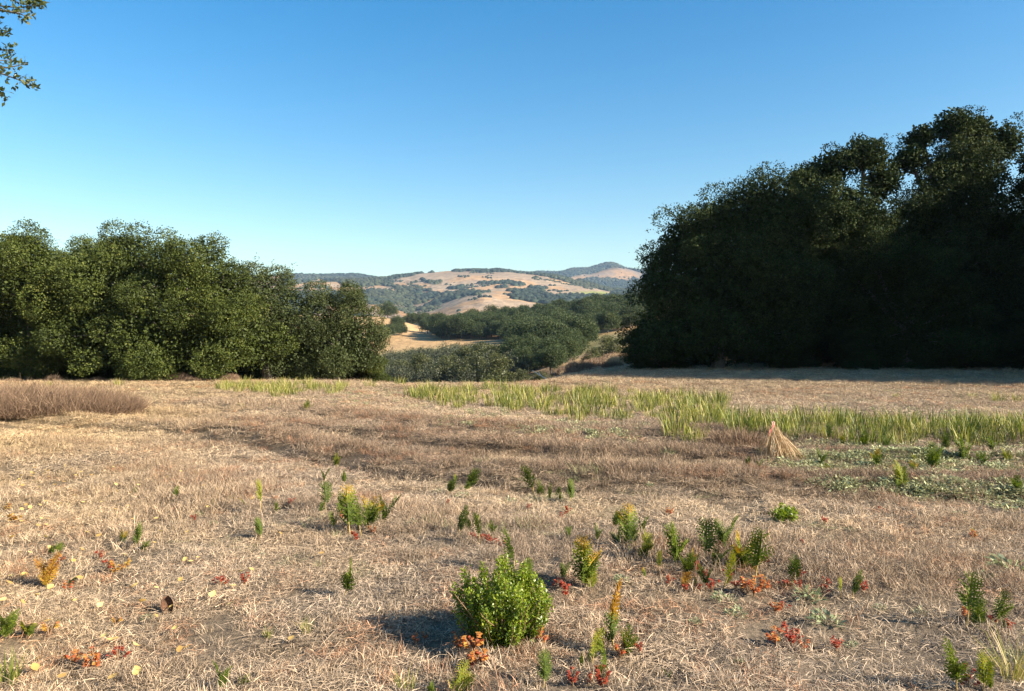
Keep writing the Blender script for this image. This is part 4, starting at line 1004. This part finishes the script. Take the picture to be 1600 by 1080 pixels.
# fallen leaves, yellow, below the overhanging oak
M_FALL = leaf_mat('fallen_leaf', [(0, (0.36, 0.20, 0.06)), (0.5, (0.58, 0.38, 0.12)), (1, (0.68, 0.54, 0.20))], 0.5, 0.2)
FL = []
for k in range(5):
    r = np.random.default_rng(500 + k); g = Geo()
    t = np.linspace(0, 1, 5); w = np.array([0.06, 0.36, 0.44, 0.28, 0.03]); curl = r.uniform(0.12, 0.3)
    C = np.stack([t - 0.5, 0.05 * np.sin(t * 5), 0.05 + curl * (2 * t - 1) ** 2 * 0.6], -1)
    V = np.concatenate([C + np.stack([0 * w, w, curl * w], -1), C, C - np.stack([0 * w, w, -curl * w], -1)])
    F = [(s * 5 + i, s * 5 + i + 1, s * 5 + 6 + i, s * 5 + 5 + i) for s in range(2) for i in range(4)]
    g.add(V, F, r.uniform(0.2, 1)); FL.append(g.mesh('fallen_leaf', [M_FALL], True))
r = np.random.default_rng(55); k = 0
while k < 170:
    v = 540 + 1848 / r.uniform(3.4, 9.5); u = abs(r.normal(0, 190)) + r.uniform(-60, 20)
    if v > 1085 or u > 620: continue
    x, y, z = gp(u, v)
    o = link('fallen_leaf', FL[r.integers(0, 5)], None, (x, y, z + r.uniform(0.045, 0.07)), (r.normal(0, .35), r.normal(0, .35), r.uniform(0, 6.28)), r.uniform(0.030, 0.050))
    tag(o, 'curled yellow leaf fallen on the straw at the left', 'leaf', 'fallen yellow leaves on the straw'); k += 1
# one large dark curled leaf
g = Geo(); t = np.linspace(-1, 1, 9); a = np.linspace(-1.9, 1.5, 9)
V = np.array([[0.035 * math.sin(q) * (1 - 0.5 * p * p), 0.03 * (1 - math.cos(q)), 0.05 + 0.05 * p] for p in t for q in a])
F = [(i * 9 + j, i * 9 + j + 1, i * 9 + 10 + j, i * 9 + 9 + j) for i in range(8) for j in range(8)]
g.add(V, F, 0.5)
M_DEADLEAF = bark_mat('dead_leaf', (0.05, 0.025, 0.014), (0.14, 0.065, 0.03), 60)
x, y, z = gp(262, 958); o = link('curled_dead_leaf', g.mesh('curled_dead_leaf', [M_DEADLEAF], True), None, (x, y, z), (0.15, 0.1, -2.6)); tag(o, 'dark brown curled dead leaf standing on the straw', 'leaf')

# brown brush mound, dry shrub and stooked straw with ribbon
M_BRUSH = leaf_mat('brown_brush', [(0, (0.10, 0.060, 0.038)), (0.5, (0.20, 0.130, 0.080)), (1, (0.36, 0.25, 0.15))], 0.8, 0.1)
M_STRAW = leaf_mat('straw', [(0, (0.26, 0.17, 0.085)), (0.5, (0.46, 0.32, 0.17)), (1, (0.66, 0.52, 0.32))], 0.6, 0.2)
def brush_mesh(name, seed, nst, rx, ry, h, mat, sway=(0.3, 0), w=0.010, hy=0.0):
    r = np.random.default_rng(seed)
    q = r.uniform(0, 6.28, nst); rho = np.sqrt(r.uniform(0, 1, nst))
    x = np.cos(q) * rho * rx; y = np.sin(q) * rho * ry
    top = h * np.sqrt(np.maximum(1 - rho ** 2.6, 0.05)) * (0.75 + 0.4 * vnoise(x * 1.5 + 9, y * 1.5, seed)) * r.uniform(0.6, 1.08, nst)
    z0 = top * r.uniform(0, 0.65, nst); L = r.uniform(0.25, 0.5, nst) * h + 0.05
    P = np.stack([x, y, z0], -1)
    d = unit(np.stack([r.normal(sway[0], .55, nst), r.normal(sway[1], .55, nst), r.uniform(0.5, 1.3, nst)], -1))
    d2 = unit(d + r.normal(0, .35, (nst, 3)))
    s = unit(np.cross(d, r.normal(size=(nst, 3)))); W = (w * r.uniform(0.5, 1.2, nst))[:, None]
    p1 = P + d * L[:, None] * .5; p2 = p1 + d2 * L[:, None] * .5
    V = np.stack([P - s * W / 2, P + s * W / 2, p1 - s * W * .45, p1 + s * W * .45, p2 - s * W * .15, p2 + s * W * .15], 1).reshape(-1, 3)
    b = np.arange(nst)[:, None] * 6
    F = np.concatenate([b + np.array([[0, 1, 3, 2]]), b + np.array([[2, 3, 5, 4]])])
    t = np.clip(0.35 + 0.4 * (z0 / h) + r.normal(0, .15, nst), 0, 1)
    return mesh_np(name, V, F, [mat], {'tint': np.repeat(t, 6)})
x, y, z = gp(20, 650)
y += 1.2
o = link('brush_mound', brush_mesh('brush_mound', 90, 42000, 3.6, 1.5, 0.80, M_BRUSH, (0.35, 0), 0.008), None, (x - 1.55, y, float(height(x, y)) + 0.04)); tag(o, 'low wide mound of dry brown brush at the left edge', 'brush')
x, y, z = gp(1148, 705)
o = link('dry_shrub', brush_mesh('dry_shrub', 91, 3400, 0.46, 0.38, 0.42, M_BRUSH, (0, 0), 0.007), None, (x, y, z)); tag(o, 'small dry brown shrub left of the stooked straw with pink ribbon', 'shrub')
# straw stook round a stake with a pink ribbon
x, y, z = gp(1214, 716); e = empty('straw_stook', x, y, z)
r = np.random.default_rng(92); g = Geo(); H = 0.46
for k in range(240):
    q = r.uniform(0, 6.28); rho = r.uniform(0.05, 0.33) ; b = np.array([math.cos(q) * rho + 0.06, math.sin(q) * rho, -0.01])
    hh = H * r.uniform(0.35, 0.98); t = np.array([-0.05, 0, H]) ; f = hh / H
    t = b + (t - b) * f + r.normal(0, .02, 3); t = t + r.normal(0, 0.03, 3); m1 = (b + t) / 2 + np.array([math.cos(q), math.sin(q), 0]) * r.uniform(-0.01, 0.05)
    s = unit(np.cross(t - b, r.normal(size=3))) * 0.0035
    g.add([b - s, b + s, m1 - s, m1 + s, t - s * .4, t + s * .4], [(0, 1, 3, 2), (2, 3, 5, 4)], r.uniform(0.0, 0.65))
for k in range(60):
    q = r.uniform(0, 6.28); p = np.array([math.cos(q) * 0.2, math.sin(q) * 0.2, r.uniform(0, .12)]); t = p + np.array([math.cos(q), math.sin(q), 0.1]) * r.uniform(0.15, .4); t[2] = max(t[2], 0.02); s = unit(np.cross(t - p, [0, 0, 1.0])) * 0.004
    g.add([p - s, p + s, t + s, t - s], [(0, 1, 2, 3)], 0.9)
link('straw', g.mesh('straw', [M_STRAW]), e)
g = Geo(); tube(g, [(-0.05, 0, -0.1), (-0.05, 0, H + 0.04)], [0.008, 0.006], 6); link('stake', g.mesh('stake', [M_DRYWOOD], True), e)
m, N, Lk = new_mat('pink_ribbon'); p = N.new('ShaderNodeBsdfPrincipled'); nz = N.new('ShaderNodeTexNoise'); nz.inputs['Scale'].default_value = 14
cr = ramp(N, [(0.38, (0.55, 0.30, 0.26)), (0.55, (0.55, 0.13, 0.12))]); Lk.new(nz.outputs['Fac'], cr.inputs[0]); Lk.new(cr.outputs[0], p.inputs['Base Color']); p.inputs['Roughness'].default_value = 0.4
oo = N.new('ShaderNodeOutputMaterial'); Lk.new(p.outputs[0], oo.inputs['Surface'])
g = Geo()
for sx, L0, w0 in ((-0.008, 0.20, 0.026), (0.012, 0.15, 0.020)):
    n = 8; zz = H + 0.03 - np.linspace(0, L0, n); xx = -0.05 + sx + np.linspace(0, -0.05, n) + 0.012 * np.sin(np.linspace(0, 7, n)); yy = -0.02 + 0.012 * np.cos(np.linspace(0, 6, n)); ww = w0 * (0.45 + 0.55 * np.sin(np.linspace(0.3, 2.8, n)))
    V = np.stack([np.stack([xx - ww / 2, yy, zz], -1), np.stack([xx + ww / 2, yy + 0.01, zz], -1)], 1).reshape(-1, 3)
    g.add(V, [(2 * i, 2 * i + 1, 2 * i + 3, 2 * i + 2) for i in range(n - 1)])
link('ribbon', g.mesh('ribbon', [m], True), e)
tag(e, 'pointed stook of straw round a stake with a faded pink ribbon', 'straw stook')

# pale fallen branch on the bank
x, y = wx(848, 45), 45.0; z = float(height(x, y)); g = Geo()
tube(g, [(-0.65, 0, 0.95), (-0.1, 0, 0.62), (0.45, 0, 0.28), (0.95, 0, 0.0)], [0.03, 0.045, 0.05, 0.055], 6)
tube(g, [(-0.1, 0, 0.62), (-0.3, 0.2, 0.95)], [0.03, 0.012], 5)
o = link('fallen_branch', g.mesh('fallen_branch', [M_DRYWOOD], True), None, (x, y, z)); tag(o, 'pale bare fallen branch leaning on the dry bank', 'branch')

# dry brush along the bank and in front of the groves
BANK = [brush_mesh('bank_brush', 95 + k, 1500, 1.3, 1.0, 0.9, (M_STRAW, M_BRUSH)[k % 2], (0, 0), 0.03) for k in range(4)]
r = np.random.default_rng(56)
pts = fill([(862, 590), (900, 572), (950, 552), (1000, 540), (1005, 566), (950, 576), (900, 588)], 58, 120, 2.0, r, 3000)
for x, y in pts[:70]:
    o = link('bank_brush', BANK[r.integers(0, 4)], None, (x, y, float(height(x, y))), (0, 0, r.uniform(0, 6)), r.uniform(0.7, 1.2)); tag(o, 'dry brush clump on the tan bank left of the dome shaped oak', 'brush', 'dry brush on the bank')
for q, u in enumerate([-40, 20, 60, 130, 200, 235, 275, 305, 345, 1490, 1530, 1570, 1610]):
    D = 33.2 if u < 700 else 45.5
    x = wx(u, D); o = link('grove_brush', BANK[1 + 2 * (q % 2)], None, (x, D + r.uniform(-0.5, 1.2), float(height(x, D))), (0, 0, q), r.uniform(0.22, 0.5)); tag(o, 'dry brown brush at the foot of the %s oaks' % ('left' if u < 700 else 'shaded right'), 'brush', 'brush at the foot of the %s oaks' % ('left' if u < 700 else 'shaded right'))

# ------------------------------------------------------------------ the oak whose twigs hang into the top left corner
e = empty('overhanging_oak', -10.2, 5.2, float(height(-10.2, 5.2)))
r = np.random.default_rng(57)
g = Geo(); tube(g, [(0, 0, -0.3), (0.1, 0, 0.6), (0.3, 0.1, 1.8), (0.5, 0.2, 2.8)], [0.5, 0.38, 0.32, 0.28], 12); link('trunk', g.mesh('trunk', [M_BARK], True), e)
V, F, t = crown_geo(58, [(0.2, 0, 5.6, 2.9, 3.2, 2.3), (-1.5, 1, 5.0, 2.6, 2.6, 2.2), (1.2, 0.4, 5.9, 2.6, 2.6, 1.9)], 30, 40, 0.10, 0.14, 9, 2.0)
link('crown', mesh_np('crown', V, F, [M_OAK], {'tint': t}), e)
M_NEARLEAF = leaf_mat('near_oak_leaves', [(0.0, (0.030, 0.045, 0.014)), (0.5, (0.075, 0.095, 0.026)), (0.9, (0.15, 0.15, 0.05)), (1.0, (0.30, 0.12, 0.05))], 0.35, 0.3)
def P3(u, v, D): return np.array([wx(u, D) + 10.2, D - 5.2, EYE - (v - 540) / FPX * D])
TW = [([(-260, -60), (-120, -20), (-30, 8), (30, 14), (66, 8)], 6.0, 26), ([(-120, -60), (-40, -20), (10, -6), (58, 2)], 6.1, 24), ([(-60, 10), (0, 18), (28, 22), (46, 30)], 5.9, 14), ([(-200, 40), (-60, 50), (-8, 56), (13, 51)], 6.0, 10), ([(-200, 70), (-50, 82), (-4, 80), (20, 80)], 6.1, 9),
      ([(-220, 80), (-60, 92), (-5, 97), (19, 95)], 6.0, 10), ([(-160, 90), (-40, 104), (10, 108), (43, 101)], 5.9, 13), ([(-260, 60), (-60, 100), (0, 116), (30, 127), (55, 137)], 6.0, 22), ([(-220, 110), (-60, 134), (-6, 146), (8, 152)], 6.1, 12), ([(-240, -10), (-100, 30), (-30, 40), (-8, 38)], 6.0, 14)]
for pts2, D, nl in TW:
    C = np.array([P3(u, v, D + r.normal(0, .06)) for u, v in pts2]); g = Geo()
    tube(g, C, np.linspace(0.014, 0.002, len(C)), 5); li = link('twig', g.mesh('twig', [M_BARK], True), e)
    g = Geo()
    for k in range(int(nl * 2.6)):
        s = r.uniform(0.25, 1.0) if k > 6 else r.uniform(0.85, 1.0); f = s * (len(C) - 1); i0 = min(int(f), len(C) - 2); p = C[i0] + (C[i0 + 1] - C[i0]) * (f - i0)
        d = unit(C[i0 + 1] - C[i0])
        c = p + r.normal(0, 0.022, 3)
        for q in range(2):
            A = unit(d * 0.6 + r.normal(0, .75, 3) + np.array([0, 0, 0.25])); L = r.uniform(0.030, 0.055)
            V, F = leaf_quads(c[None], A[None], unit(r.normal(0, .6, 3) + [0, 0, .7])[None], [L], [L * 0.55], 0.15); g.add(V, F, np.clip(r.normal(0.45, .22), 0, 1))
    link('leaves', g.mesh('leaves', [M_NEARLEAF]), li)
for tgt in ([1.2, 0.4, 5.6], [-1.5, 1, 4.8], [0.2, -1, 5.6], [5.0, 0.9, 4.6]):
    g = Geo(); a = np.array([0.45, 0.2, 2.6]); c = np.array(tgt); tube(g, [a, (a + c) / 2 + [0, 0, .4], c], [0.17, 0.11, 0.03], 7); link('limb', g.mesh('limb', [M_BARK], True), e)
tag(e, 'oak overhead whose leafy twigs hang into the upper left corner', 'tree')

# ------------------------------------------------------------------ haze over the distance
HAZE = 0.000065
m, N, Lk = new_mat('haze_air'); pv = N.new('ShaderNodeVolumePrincipled'); pv.inputs['Color'].default_value = (0.48, 0.70, 1.0, 1); pv.inputs['Density'].default_value = HAZE
oo = N.new('ShaderNodeOutputMaterial'); Lk.new(pv.outputs[0], oo.inputs['Volume'])
zlo = float(gz[rr < 9000].min()) - 3; zhi = float(gz.max()) + 60
X0, X1, Y0, Y1 = -11500, 11500, -11500, 11500
V = [(x, y, z) for z in (zlo, zhi) for x, y in ((X0, Y0), (X1, Y0), (X1, Y1), (X0, Y1))]
F = [(0, 3, 2, 1), (4, 5, 6, 7), (0, 1, 5, 4), (1, 2, 6, 5), (2, 3, 7, 6), (3, 0, 4, 7)]
if HAZE > 0:
    o = link('haze', mesh_np('haze', V, F, [m])); tag(o, 'thin pale blue haze over the far hills', 'haze', kind='stuff')
